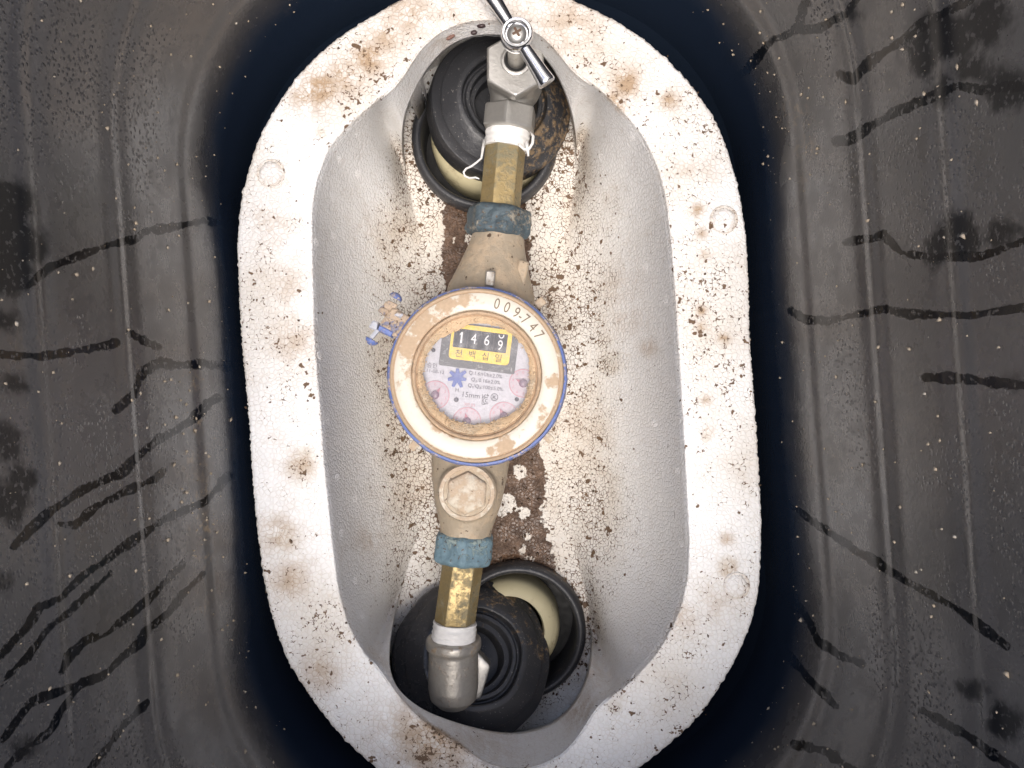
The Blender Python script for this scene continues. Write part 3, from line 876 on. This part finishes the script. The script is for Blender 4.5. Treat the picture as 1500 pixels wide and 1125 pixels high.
dd = dd + spots(vp, [(622, 475, 30, .30), (600, 510, 28, .27), (655, 445, 22, .24), (680, 440, 16, .26), (694, 440, 10, .22), (598, 550, 24, .20), (610, 590, 16, .14), (645, 625, 15, .32), (740, 652, 16, .30), (718, 660, 8, .22),
                     (810, 560, 13, .26), (800, 600, 10, .26), (795, 612, 8, .2), (790, 625, 8, .2), (720, 432, 6, .1), (660, 640, 8, .2), (612, 470, 16, .25), (640, 462, 30, .16), (590, 530, 26, .16), (604, 610, 20, .1), (700, 436, 26, .12), (765, 640, 14, .1)])
build('cover_ring', V, F, M['ivory'], meter, {'dirt': dd}, smooth=50)
V, F = polar(DC, Z3, [(Rp(95.4), -0.003), (Rp(95.3), -0.0006), (Rp(94.4), 0.0004), (Rp(92.5), 0.0010), (Rp(90.5), 0.0006), (Rp(89.2), -0.0006), (Rp(88.6), -0.0014), (Rp(87.6), -0.0010), (Rp(86.4), -0.0016), (Rp(86.0), -0.0040)],
             NP, caps=False, noise=0.00018, nscale=500)
build('bezel', V, F, M['tan'], meter, smooth=60)
for (px, py, a) in ((791, 444, 40), (803, 641, -45), (607, 652, 45)):
    V, F = boxv(W(px, py, -0.018), 0.0026, 0.0021, 0.0024, math.radians(a))
    build('clip_lug', V, F, M['plug'], meter, smooth=35)

# glass, sand drifted on it
GZ = -0.0032
V = disc_px(698, 550, 87, GZ, 96) + disc_px(698, 550, 87, GZ - 0.0000, 96)
build('glass', V[:96], [tuple(range(96))], M['glass'], meter, smooth=None)
SB = [(637, 503), (646, 496), (668, 485), (689, 474), (715, 474), (735, 480), (753, 492), (766, 507), (774, 526), (775, 556), (770, 580), (760, 599), (739, 611), (715, 620), (690, 622), (664, 616), (641, 600), (625, 573), (619, 549), (625, 520)]
rS = outline(SB, (698, 550), NP, 1.3)
rows_ = []
for i, f in enumerate((0.0, 0.04, 0.12, 0.25, 0.4, 0.55, 0.7, 0.85, 1.0)):
    ring = []
    for k in range(NP):
        a = 2 * math.pi * k / NP
        r0 = rS[k] + 1.6 * mnoise.noise(Vector((math.cos(a) * 9, math.sin(a) * 9, 1))) + 1.2 * mnoise.noise(Vector((math.cos(a) * 30, math.sin(a) * 30, 5)))
        r = r0 + (88.2 - r0) * f
        z = GZ + 0.0001 + 0.0017 * (1 - (1 - f) ** 2.2) * min(1, (88.2 - r0) / 9.0) + (0.00022 * mnoise.noise(Vector((r * math.cos(a) * 0.5, r * math.sin(a) * 0.5, 0))) if f > 0 else 0)
        q = Vector((DC.x, DC.y, z)) + Vector((r * math.cos(a), -r * math.sin(a), 0)) * ((CAM_Z - GZ) / FPX)
        ring.append(tuple(q))
    rows_.append(ring)
build('sand_drift', np.array(rows_).reshape(-1, 3), grid_faces(len(rows_), NP), M['sand'], meter, smooth=180)['kind'] = 'stuff'
def grains(pts, size, seed):
    """many small broken stones in one mesh"""
    r = np.random.RandomState(seed)
    base = np.array([(1, 0, 0), (-1, 0, 0), (0, 1, 0), (0, -1, 0), (0, 0, 1), (0, 0, -1)], float)
    tri = np.array([(0, 2, 4), (2, 1, 4), (1, 3, 4), (3, 0, 4), (2, 0, 5), (1, 2, 5), (3, 1, 5), (0, 3, 5)])
    V, F = [], []
    for i, p in enumerate(pts):
        s = size[0] + (size[1] - size[0]) * r.rand() ** 2.5
        q, _ = np.linalg.qr(r.randn(3, 3))
        v = (base * (0.55 + 0.9 * r.rand(6, 1)) * s * np.array([1.0, 0.8, 0.65])) @ q.T + np.array(p)
        V.append(v)
        F.append(tri + 6 * i)
    return np.concatenate(V), np.concatenate(F)
gp = []
while len(gp) < 700:
    k = random.randrange(NP)
    a = 2 * math.pi * k / NP
    w = 88 - rS[k]
    r = rS[k] - 1.5 + (w + 1.0) * random.random()
    if math.sin(a) < 0.1 and random.random() < 0.55:
        continue
    f = max(0.0, (r - rS[k]) / max(w, 1))
    gp.append(tuple(Vector((DC.x, DC.y, GZ + 0.0002 + 0.0016 * (1 - (1 - f) ** 2.2) * min(1, w / 9.0))) + Vector((r * math.cos(a), -r * math.sin(a), 0)) * PXM))
build('sand_grain', *grains(gp, (0.0002, 0.0008), 3), M['sand'], meter, smooth=None)['kind'] = 'stuff'

# ------- dial face under the glass
DZ = -0.0085
DROT = math.radians(-7.2)
V = disc_px(698, 550, 90, DZ, 64) + disc_px(698, 550, 90, DZ - 0.004, 64)
dial = build('dial_face', V, [tuple(range(64)), tuple(range(127, 63, -1))] + [(k, k + 64, (k + 1) % 64 + 64, (k + 1) % 64) for k in range(64)], M['dial'], meter, smooth=30)

def rr_pts(cx, cy, w, h, rad, rot, n=6):
    out = []
    for sx, sy, a0 in ((1, 1, 0), (-1, 1, 90), (-1, -1, 180), (1, -1, 270)):
        for i in range(n):
            a = math.radians(a0 + 90 * i / (n - 1))
            x, y = sx * (w / 2 - rad) + rad * math.cos(a), sy * (h / 2 - rad) + rad * math.sin(a)
            out.append((cx + x * math.cos(rot) - y * math.sin(rot), cy - (x * math.sin(rot) + y * math.cos(rot))))
    return out
def plate(name, pts, z, th, mat, parent, hole=None):
    n = len(pts)
    k = lambda q, zz: [tuple(W(x, y, zz)) for x, y in q]
    if hole is None:
        V = k(pts, z) + k(pts, z - th)
        F = [tuple(range(n)), tuple(range(2 * n - 1, n - 1, -1))] + [(i, i + n, (i + 1) % n + n, (i + 1) % n) for i in range(n)]
    else:
        V = k(pts, z) + k(hole, z) + k(hole, z - th) + k(pts, z - th)
        F = []
        for i in range(n):
            j = (i + 1) % n
            F += [(i, j, n + j, n + i), (n + i, n + j, 2 * n + j, 2 * n + i), (3 * n + j, 3 * n + i, i, j)]
    return build(name, V, F, mat, parent, smooth=30)
plate('counter_panel', rr_pts(702, 509, 112, 66, 3, DROT), DZ + 0.0006, 0.0005, M['panel'], dial)
plate('counter_frame', rr_pts(704, 504.5, 89, 52, 6, DROT), DZ + 0.0016, 0.0009, M['yellow'], dial, hole=rr_pts(703.6, 499.0, 79, 28, 1.5, DROT))
def text(body, px, py, z, size_px, rot, mat, name='lettering', parent=None, xs=1.0, off=0.0):
    cu = bpy.data.curves.new(name, 'FONT')
    cu.body = body
    cu.align_x = 'CENTER'
    cu.align_y = 'CENTER'
    cu.size = 1.0
    cu.extrude = 0.01
    cu.offset = off
    cu.resolution_u = 3
    tmp = bpy.data.objects.new(name, cu)
    COL.objects.link(tmp)
    dg = bpy.context.evaluated_depsgraph_get()
    me = bpy.data.meshes.new_from_object(tmp.evaluated_get(dg))
    bpy.data.objects.remove(tmp)
    bpy.data.curves.remove(cu)
    k = size_px * (CAM_Z - z) / FPX
    c = W(px, py, z) - Vector(root_of(parent).location)
    me.transform(Matrix.Translation(c) @ Matrix.Rotation(rot, 4, 'Z') @ Matrix.Diagonal((k * xs, k, 0.005, 1)))
    me.materials.clear()
    me.materials.append(mat)
    me.name = name
    o = bpy.data.objects.new(name, me)
    COL.objects.link(o)
    o.parent = parent
    return o
ca, sa = math.cos(-DROT), math.sin(-DROT)
for i, dig in enumerate(('1', '4', '6', '9')):
    u = (i - 1.5) * 19.2
    cx, cy = 704 + u * ca, 499.3 + u * sa
    # each number wheel bulges a little in its window
    c = W(cx, cy, DZ)
    kk = (CAM_Z - DZ) / FPX
    V = []
    for v_, zz in ((-15, 0.0006), (-12, 0.0009), (-6, 0.00115), (0, 0.0012), (6, 0.00115), (12, 0.0009), (15, 0.0006)):
        for uu in (-9.2, -8.6, 8.6, 9.2):
            x, y = uu * kk, -v_ * kk
            V.append((c.x + x * math.cos(DROT) - y * math.sin(DROT), c.y + x * math.sin(DROT) + y * math.cos(DROT), DZ + zz - (0.0003 if abs(uu) > 9 else 0)))
    build('digit_wheel', V, grid_faces(7, 4, closed=False), M['drum'], dial, smooth=60)
    if dig == '1':
        q = [(-2.0, -5.2), (0.2, -8.4), (2.4, -8.4), (2.4, 8.0), (-0.2, 8.0), (-0.2, -4.6), (-2.0, -3.0)]
        q = [(cx - 0.4 + (x * math.cos(DROT) + y * math.sin(DROT) * 1.0), cy - 1.2 + (-x * math.sin(DROT) + y * math.cos(DROT))) for x, y in q]
        build('digit', [tuple(W(x, y, DZ + 0.0014)) for x, y in q], [(0, 1, 5, 6), (1, 2, 3, 4, 5)], M['digit'], dial, smooth=None)
    elif dig == '9':
        text('9', 732.6, 506.6, DZ + 0.0014, 21, DROT, M['digit'], 'digit', dial, 0.80)
        # the lower part of the 0 that is leaving the window
        pts = [(734.6 + 4.2 * math.cos(a), 491.0 + 5.0 * math.sin(a)) for a in np.linspace(math.pi * 1.05, -0.05 * math.pi, 12)]
        ring_ = pts + [(734.6 + 2.6 * math.cos(a), 491.0 + 3.4 * math.sin(a)) for a in np.linspace(-0.05 * math.pi, math.pi * 1.05, 12)]
        build('digit', [tuple(W(x, y, DZ + 0.0014)) for x, y in ring_], [(j, j + 1, 22 - j, 23 - j) for j in range(11)], M['digit'], dial, smooth=None)
    else:
        text(dig, cx - 0.4, cy - 1.2, DZ + 0.0014, 22, DROT, M['digit'], 'digit', dial, 0.80)
for ch_, x, y in (('천', 672, 518.4), ('백', 691.5, 520.4), ('십', 711, 523.0), ('일', 730, 525.6)):
    text(ch_, x, y, DZ + 0.0018, 12.5, DROT, M['ink_yellow'], 'lettering', dial)
for s_t, x, y, sz in (('승인', 633, 535.7, 8.5), ('11-08-12', 637.5, 544.3, 7.5), ('Q:1.6㎥/h±2.0%', 711, 549.0, 7.6), ('Q₂:0.16±2.0%', 711.5, 558.4, 7.6),
                      ('Q₁/Q₃:100±5.0%', 711, 567.6, 7.6), ('H', 669.5, 571.5, 8), ('15mm', 689.5, 579.2, 11)):
    text(s_t, x, y, DZ + 0.0003, sz, DROT, M['ink'], 'lettering', dial)
def ring_px(cx, cy, r0, r1, a0, a1, n=32, rot=0.0):
    q = []
    for r, seq in ((r1, np.linspace(a0, a1, n)), (r0, np.linspace(a1, a0, n))):
        q += [(cx + r * math.cos(a), cy + r * math.sin(a)) for a in seq]
    return q
def arc_mark(name, cx, cy, r0, r1, a0, a1, z, mat, parent, n=32):
    q = ring_px(cx, cy, r0, r1, a0, a1, n)
    build(name, [tuple(W(x, y, z)) for x, y in q], [(j, j + 1, 2 * n - 2 - j, 2 * n - 1 - j) for j in range(n - 1)], mat, parent, smooth=None)
# conformity mark: K beside nested Cs, and a small ringed K
mkz = DZ + 0.0003
def strokes(name, segs, wid, z, mat, parent):
    V, F = [], []
    for (x0, y0, x1, y1) in segs:
        d = Vector((x1 - x0, y1 - y0)).normalized() * wid / 2
        b = len(V)
        for (x, y) in ((x0 - d.y, y0 + d.x), (x0 + d.y, y0 - d.x), (x1 + d.y, y1 - d.x), (x1 - d.y, y1 + d.x)):
            V.append(tuple(W(x, y, z)))
        F.append((b, b + 1, b + 2, b + 3))
    return build(name, V, F, mat, parent, smooth=None)
strokes('kc_mark', [(706.8, 577.5, 706.0, 592), (706.6, 583, 711.5, 577.8), (709.0, 580.6, 711.0, 583.0), (706, 592, 711, 592.4), (714.5, 577.2, 714.5, 581), (712.6, 579, 716.4, 579.2)], 1.0, mkz, M['ink'], dial)
arc_mark('kc_mark', 712.5, 587, 4.2, 5.2, math.radians(60), math.radians(300), mkz, M['ink'], dial, 20)
arc_mark('kc_mark', 713.2, 587, 1.8, 2.7, math.radians(60), math.radians(300), mkz, M['ink'], dial, 14)
arc_mark('ring_mark', 724.2, 581.8, 4.6, 5.5, 0, 2 * math.pi, mkz, M['ink'], dial, 28)
strokes('ring_mark', [(722.3, 579, 722.0, 584.6), (722.2, 582, 726, 579.6), (723.2, 581.6, 726, 584.8)], 1.0, mkz, M['ink'], dial)
for (x, y, r) in ((668.4, 585.6, 3.6), (635, 513, 3.2), (757, 585, 3.2)):
    V, F = polar(W(x, y, DZ), Z3, [(Rp(r), 0), (Rp(r), 0.0006), (Rp(r * 0.6), 0.0009), (Rp(0.2), 0.0007)], 14)
    build('dial_screw', V, F, M['ink'], dial, smooth=40)
# blue star wheel
stp = []
for k in range(14):
    a = 2 * math.pi * k / 14 + 0.25
    r = (13.5 + (k * 7 % 5) * 0.5) if k % 2 == 0 else 7.4
    if k % 2 == 0:
        stp += [(670 + r * math.cos(a - 0.14), 553.2 + r * math.sin(a - 0.14)), (670 + r * math.cos(a + 0.14), 553.2 + r * math.sin(a + 0.14))]
    else:
        stp.append((670 + r * math.cos(a), 553.2 + r * math.sin(a)))
plate('star_wheel', stp, DZ + 0.0012, 0.0009, M['star'], dial)
# four little gauges
for gx, gy, pa in ((637.5, 578.5, -55), (684, 617.5, -100), (738, 609.5, -118), (766.5, 561.5, -150)):
    plate('gauge', [(gx + 20.2 * math.cos(a), gy + 20.2 * math.sin(a)) for a in np.linspace(0, 2 * math.pi, 40, endpoint=False)], DZ + 0.0003, 0.0002, M['pink'], dial)
    arc_mark('gauge_ring', gx, gy, 19.8, 21.0, 0, 2 * math.pi, DZ + 0.0005, M['red'], dial, 44)
    for k in range(10):
        a = math.radians(-90 + 36 * k)
        text(str(k), gx + 15.6 * math.cos(a), gy + 15.6 * math.sin(a), DZ + 0.0005, 6.0, DROT, M['red'], 'lettering', dial)
    a = math.radians(pa)
    tip = (gx + 13 * math.cos(a), gy + 13 * math.sin(a))
    n_ = (-math.sin(a) * 5, math.cos(a) * 5)
    bk = (gx - 5 * math.cos(a), gy - 5 * math.sin(a))
    plate('gauge_pointer', [tip, (gx + n_[0], gy + n_[1]), bk, (gx - n_[0], gy - n_[1])], DZ + 0.0011, 0.0005, M['pointer'], dial)
    V, F = polar(W(gx, gy, DZ), Z3, [(Rp(6.4), 0.0003), (Rp(6.4), 0.0014), (Rp(4.6), 0.0018), (Rp(0.3), 0.0019)], 20)
    build('gauge_hub', V, F, M['hub'], dial, smooth=40)
text('X0.01', 688, 593.4, DZ + 0.0003, 7, DROT, M['red'], 'lettering', dial)
# number stamped along the cover ring
for ch_, ang in (('0', 16.0), ('0', 24.2), ('9', 32.6), ('-', 36.8), ('7', 41.0), ('4', 49.4), ('7', 57.0)):
    a = math.radians(ang)
    rr = 108.5
    text(ch_, 698 + rr * math.sin(a), 550 - rr * math.cos(a), 0.00055, 23, -a + math.radians(2), M['stamp'], 'stamped_digit', meter, 0.78, off=-0.004)
# broken lid hinge on the upper left
ha = math.atan2(-(501 - 433.3), 543.3 - 581.5)          # direction of the pin in the world
hz = -0.006
for nm, px, py, hx, hy, hh, m in (('hinge_bracket', 582, 474, 18, 19, 0.0024, 'hinge_mud'), ('hinge_bracket', 567, 451, 8, 6, 0.0018, 'hinge_mud'), ('hinge_knuckle', 561.5, 456, 5.2, 6.0, 0.0026, 'hinge_mud'),
                              ('hinge_knuckle', 548.5, 477, 6.0, 5.5, 0.0026, 'clear_blue'), ('hinge_knuckle', 585, 462.5, 5.0, 5.0, 0.0044, 'clear_blue'), ('hinge_knuckle', 575, 446, 4, 7, 0.0016, 'hinge_mud'),
                              ('hinge_rib', 565, 486, 3.4, 11.5, 0.0030, 'blue'), ('hinge_pin', 549, 490, 8, 3.2, 0.0018, 'clear_blue')):
    k = (CAM_Z - hz) / FPX
    V, F = boxv(W(px, py, hz), hx * k, hy * k, hh, ha + (px % 3 - 1) * 0.12, 0.35)
    V = [tuple(Vector(v) + Vector((mnoise.noise(Vector(v) * 220), mnoise.noise(Vector(v) * 220 + Vector((9, 0, 0))), 0)) * 0.0012) for v in V]
    build(nm, V, F, M[m], meter, smooth=35)
for px, py in ((580.5, 434), (543.5, 500.5)):
    q = Vector((math.cos(ha), math.sin(ha), 0)) * (1 if py > 470 else -1)
    V, F = polar(W(px, py, hz) - q * 0.0012, q, [(0.0034, 0), (0.0033, 0.0009), (0.0026, 0.0020), (0.0012, 0.0028), (0.0001, 0.0030)], 24)
    build('pin_cap', V, F, M['blue'], meter, smooth=50)

# ------------------------------------------------------------------ couplings: nut, hexagonal brass tail, seal tape
def coupling(label, nut_a, nut_bk, tail_end, tape_a, tape_b, nut_mat, nrot, trot, rf):
    a, b = P(*nut_a), P(*nut_bk)
    t = thing('pipe_coupling', label, 'coupling', tuple((a + P(*tail_end)) / 2), 'brass pipe couplings on both sides of the meter')
    L = (b - a).length
    ax = (b - a).normalized()
    V, F = polar(a, ax, nut_prof(rf, L, 0.0026, 10), 96, xdir=(0, 0, 1), rfun=ngon(6, 1.115, nrot), noise=0.0009, nscale=260)
    build('coupling_nut', V, F, nut_mat, t, smooth=50)
    e = P(*tail_end)
    ax2 = (e - b).normalized()
    L2 = (e - b).length
    V, F = polar(b - ax2 * 0.003, ax2, [(0.0097, 0), (0.0097, L2 * 0.3), (0.0097, L2 * 0.6), (0.0097, L2 + 0.001), (0.0090, L2 + 0.003), (0.006, L2 + 0.003)], 72, xdir=(0, 0, 1), rfun=ngon(6, 1.135, trot), noise=0.00012, nscale=300)
    build('hex_tail', V, F, M['brass'], t, smooth=22)
    ta, tb = P(*tape_a), P(*tape_b)
    ax3 = (tb - ta).normalized()
    L3 = (tb - ta).length
    prof = [(0.0095, 0.0)]
    for i in range(15):
        f = i / 14
        prof.append((0.0116 + 0.0003 * math.sin(i * 2.1) + 0.0004 * f, L3 * f))
    prof.append((0.0095, L3))
    V, F = polar(ta, ax3, prof, 64, noise=0.0006, nscale=200)
    tp = build('seal_tape', V, F, M['tape'], t, smooth=50)
    return t, tp
cp1, tp1 = coupling('brass hex coupling with dark corroded nut between silver valve and meter', (727.5, 348), (732.5, 305), (741.5, 206), (740.2, 218), (746, 178), M['verdigris_dark'], math.radians(9), math.radians(-10), 0.0158)
cp2, tp2 = coupling('brass hex coupling with pale turquoise nut between meter and elbow fitting', (681.5, 780), (678, 825), (665.5, 916), (666.5, 911), (664.5, 944), M['verdigris'], math.radians(30), math.radians(6), 0.0150)
# loose strands of tape
st = [W(705, 232, -0.030), W(698, 238, -0.029), W(690, 244, -0.030), W(683, 247, -0.031), W(679, 252, -0.032), W(681, 258, -0.032), W(688, 261, -0.031), W(697, 260, -0.030), W(702, 262, -0.029)]
st = [W(709, 205, -0.034), W(707, 220, -0.031)] + st
V, F = tube(st, [0.0007, 0.0007] + [0.00055] * 8 + [0.0003], 8)
build('tape_strand', V, F, M['tape'], tp1, smooth=180)
st = [W(777, 193, -0.036), W(781, 200, -0.034), W(780, 210, -0.033), W(775, 218, -0.033), W(768, 219, -0.033), W(760, 212, -0.030)]
V, F = tube(st, [0.0005, 0.0008, 0.0008, 0.0008, 0.0008, 0.0006], 8)
build('tape_strand', V, F, M['tape'], tp1, smooth=180)
st = [W(771, 208, -0.033), W(773, 220, -0.033), W(774, 229, -0.034)]
V, F = tube(st, [0.001, 0.0009, 0.0005], 8)
build('tape_strand', V, F, M['tape'], tp1, smooth=180)

# ------------------------------------------------------------------ stop valve
bon = W(755, 93, -0.015)
valve = thing('stop_valve', 'silver stop valve with chrome T handle at the top of the foam trough', 'valve', (bon.x, bon.y, -0.088))
ca_, cb_ = P(745, 192, -0.040), P(748.5, 158, -0.040)
axv = (cb_ - ca_).normalized()
Lc = (cb_ - ca_).length
V, F = polar(ca_, axv, nut_prof(0.0130, Lc, 0.0012, 5), 72, xdir=Z3, rfun=ngon(6, 1.13, math.radians(36)))
build('hex_collar', V, F, M['silver'], valve, smooth=25)
vb1 = polar(cb_ - axv * 0.002, axv, [(0.0118, 0), (0.0115, 0.004), (0.0120, 0.008), (0.0140, 0.014), (0.0145, 0.022), (0.011, 0.030)], 40)
vb2 = polar(Vector((bon.x, bon.y, -0.056)), Z3, [(0.0100, 0), (0.0140, 0.006), (0.0150, 0.014), (0.0140, 0.022), (0.0128, 0.034)], 40)
vb3 = polar(Vector((bon.x, bon.y, -0.088)), Z3, [(0.0105, 0), (0.0105, 0.04)], 32)
remesh(build('body', *join(vb1, vb2, vb3), M['silver'], valve, smooth=180), 0.0008, 3)
V, F = polar(bon - Vector((0, 0, 0.0085)), Z3, [(0.0118, 0), (0.0134, 0.0001), (0.0142, 0.0008), (0.0145, 0.0016), (0.0145, 0.0072), (0.0140, 0.0081), (0.0133, 0.0085), (0.0070, 0.0085)],
             96, xdir=(1, 0, 0), rfun=ngon(6, 1.145, 0.0), caps=True)
hb = build('hex_bonnet', V, F, M['silver'], valve, smooth=28)
bb = bon + W(756, 88, -0.015) - W(755, 93, -0.015)
V, F = polar(bb, Z3, [(0.0080, -0.0005), (0.0078, 0.0005), (0.0073, 0.0008), (0.0062, 0.0008), (0.0058, 0.0003), (0.0057, 0.00012), (0.0045, 0.00012)], 56, caps=False)
build('gland_ring', V, F, M['silver'], valve, smooth=40)
V, F = polar(bb, Z3, [(0.0057, 0.0001), (0.0057, 0.0002)], 40)
build('gland_gap', V, F, M['void'], valve, smooth=40)
hub = W(757, 51, 0.019)
stem_b = bb - Vector((0, 0, 0.006))
V, F = polar(stem_b, hub - stem_b, [(0.0043, 0), (0.0043, (hub - stem_b).length - 0.005), (0.005, (hub - stem_b).length - 0.003), (0.005, (hub - stem_b).length)], 40)
build('stem', V, F, M['silver_dull'], valve, smooth=40)
R_ = 24 * (CAM_Z - 0.019) / FPX
hbm = polar(hub - Vector((0, 0, 0.006)), Z3, [(R_ * 0.72, 0), (R_ * 0.9, 0.0008), (R_, 0.0028), (R_, 0.0070), (R_ * 0.97, 0.0084), (R_ * 0.88, 0.0092), (R_ * 0.76, 0.0091), (R_ * 0.70, 0.0082), (R_ * 0.68, 0.0066), (R_ * 0.1, 0.0066)], 64)
hand = build('handle_hub', *hbm, M['chrome'], valve, smooth=50)
for (px, py) in ((802, 121), (711, -20)):
    e = W(px, py, 0.018)
    d = (e - hub).normalized()
    L = (e - hub).length
    V, F = polar(hub - Vector((0, 0, 0.0012)), d, [(0.0030, R_ * 0.6), (0.0031, R_ * 1.1), (0.0034, L * 0.5), (0.0039, L * 0.8), (0.0043, L * 0.93), (0.00435, L * 0.98), (0.0041, L * 0.995), (0.0036, L)], 36)
    build('handle_arm', V, F, M['chrome'], valve, smooth=40)
V, F = polar(hub + Vector((0, 0, 0.0004)), Z3, [(R_ * 0.60, 0), (R_ * 0.60, 0.0010), (R_ * 0.50, 0.0022), (R_ * 0.30, 0.0028), (R_ * 0.05, 0.0029)], 40)
scr = build('handle_screw', V, F, M['silver'], valve, smooth=40)
for an in (0.5, 0.5 + math.pi / 2):
    V, F = boxv(hub + Vector((0, 0, 0.0032)), R_ * 0.30, R_ * 0.075, 0.0003, an, 0.2)
    if an > 1:
        V = [(x, y, z + 0.00004) for x, y, z in V]
    build('cross_slot', V, F, M['screw'], scr, smooth=None)

# ------------------------------------------------------------------ elbow fitting at the lower pipe end
e0, e1 = P(664.5, 934, -0.042), P(664, 1006, -0.044)
elbow = thing('pipe_elbow', 'grey metal elbow fitting joining the lower coupling to the ground pipe', 'pipe fitting', (e1.x, e1.y, -0.088))
axe = (e1 - e0).normalized()
Le = (e1 - e0).length
eb = polar(e0, axe, [(0.0128, 0.0), (0.0146, 0.0004), (0.0150, 0.0016), (0.0150, 0.0048), (0.0143, 0.0058), (0.0134, 0.0066), (0.0134, Le * 0.5), (0.0136, Le), (0.0125, Le + 0.006), (0.008, Le + 0.0105), (0.001, Le + 0.012)], 48)
ev = polar(Vector((e1.x, e1.y, -0.088)), Z3, [(0.0125, 0), (0.0130, 0.030), (0.0120, 0.044)], 40)
remesh(build('body', *join(eb, ev), M['silver_dull'], elbow, smooth=180), 0.0007, 2)
V, F = polar(Vector((e1.x + 0.002, e1.y + 0.004, -0.062)), Z3, nut_prof(0.0160, 0.010, 0.001, 3), 60, xdir=(1, 0, 0), rfun=ngon(6, 1.14, 0.3))
build('hex_flange', V, F, M['silver'], elbow, smooth=25)

# ------------------------------------------------------------------ cocoons on the foam wall, loose soil and sand
for px, py, L, w, ang, m, lab in ((659, 53, 7.5, 2.7, 35, 'cocoon', 'brown cocoon nearest the boot on the upper foam wall'), (705, 36, 6.6, 3.1, 30, 'dark_cocoon', 'dark cocoon higher of two near the chrome handle arm'),
                                  (694, 45.5, 5.0, 3.2, 35, 'dark_cocoon', 'short dark cocoon lower of two near the chrome handle arm'), (609, 137, 11, 3.0, 66, 'cocoon', 'long reddish brown cocoon beside the black sleeve on foam')):
    p, n = foam_at(px, py)
    k = (CAM_Z - p.z) / FPX
    d = Vector((math.cos(math.radians(ang)), math.sin(math.radians(ang)), 0))
    d = (d - n * d.dot(n)).normalized()
    prof = [(w * k * math.sqrt(max(0.0, 1 - f * f)) + 0.00003, L * k * f) for f in np.linspace(-1, 1, 11)]
    V, F = polar(p + n * w * k * 0.7, d, prof, 14, noise=0.0002, nscale=500)
    o = build('cocoon', V, F, M[m], None, smooth=180)
    o['label'], o['category'], o['group'] = lab, 'cocoon', 'insect cocoons on the foam wall'

cr = []
tries = 0
while len(cr) < 1500 and tries < 60000:
    tries += 1
    i = rng.randint(len(FP))
    px, py = FP[i]
    if not (0 < px < 1500 and 0 < py < 1125) or flat_FV[i, 2] < -0.1 or (flat_FV[i, 2] > -0.004 and np.hypot(px - FC[0], py - FC[1]) < 10):
        continue
    pr = dirt[i] * 0.8 + stain[i] * 0.2
    if mud[i] > 0:
        pr *= 0.3
    if rng.rand() < pr ** 1.6 * 0.9:
        q = flat_FV[i] + rng.randn(3) * np.array([0.0012, 0.0012, 0])
        cr.append(q + np.array([0, 0, 0.0002]))
big = []
for (c, rr_) in (sleeve_top, sleeve_bot):
    for k in range(260):
        a = rng.rand() * 2 * math.pi
        q = rr_ * (1.0 + abs(rng.randn()) * 0.09)
        x, y = c.x + q * math.cos(a), c.y + q * math.sin(a)
        kk = FPX / (CAM_Z + 0.088)
        p_, n_ = foam_at(750 + x * kk, 562.5 - y * kk)
        if p_.z < -0.06:
            big.append(tuple(p_ + Vector((0, 0, 0.0003))))
for k in range(420):
    px, py = 655 + rng.rand() * 140, 300 + rng.rand() * 540
    p_, n_ = foam_at(px, py)
    big.append(tuple(p_ + Vector((0, 0, 0.0003))))
bv, bf = grains(big, (0.0004, 0.0016), 17)
cv, cf = grains(cr, (0.0002, 0.0010), 11)
cb = build('soil_crumbs', np.concatenate([cv, bv]), np.concatenate([cf, bf + len(cv)]), M['crumb'], None, smooth=None)
cb['kind'] = 'stuff'
cb['label'] = 'dark soil crumbs scattered over the white foam tray'
cb['category'] = 'soil'
sp = []
wsel = np.where((WV[:, 2] > 0.0) & (WV[:, 2] < 0.17) & (np.arange(len(WV)) < (len(zs)) * BOX_N))[0]
cen = np.array([BOX_C.x, BOX_C.y, 0])
while len(sp) < 760:
    i = wsel[rng.randint(len(wsel))]
    x, y = WP[i]
    if not (-20 < x < 1520 and -20 < y < 1145):
        continue
    if rng.rand() > 0.22 + tan_w[i] * 4:
        continue
    v = WV[i]
    inw = (cen - v) * np.array([1, 1, 0])
    sp.append(v + inw / np.linalg.norm(inw) * 0.0002)
gb = build('sand_grains', *grains(sp, (0.00015, 0.0012), 23), M['grain'], None, smooth=None)
gb['kind'] = 'stuff'
gb['label'] = 'pale sand grains stuck to the wet black box walls'
gb['category'] = 'sand'
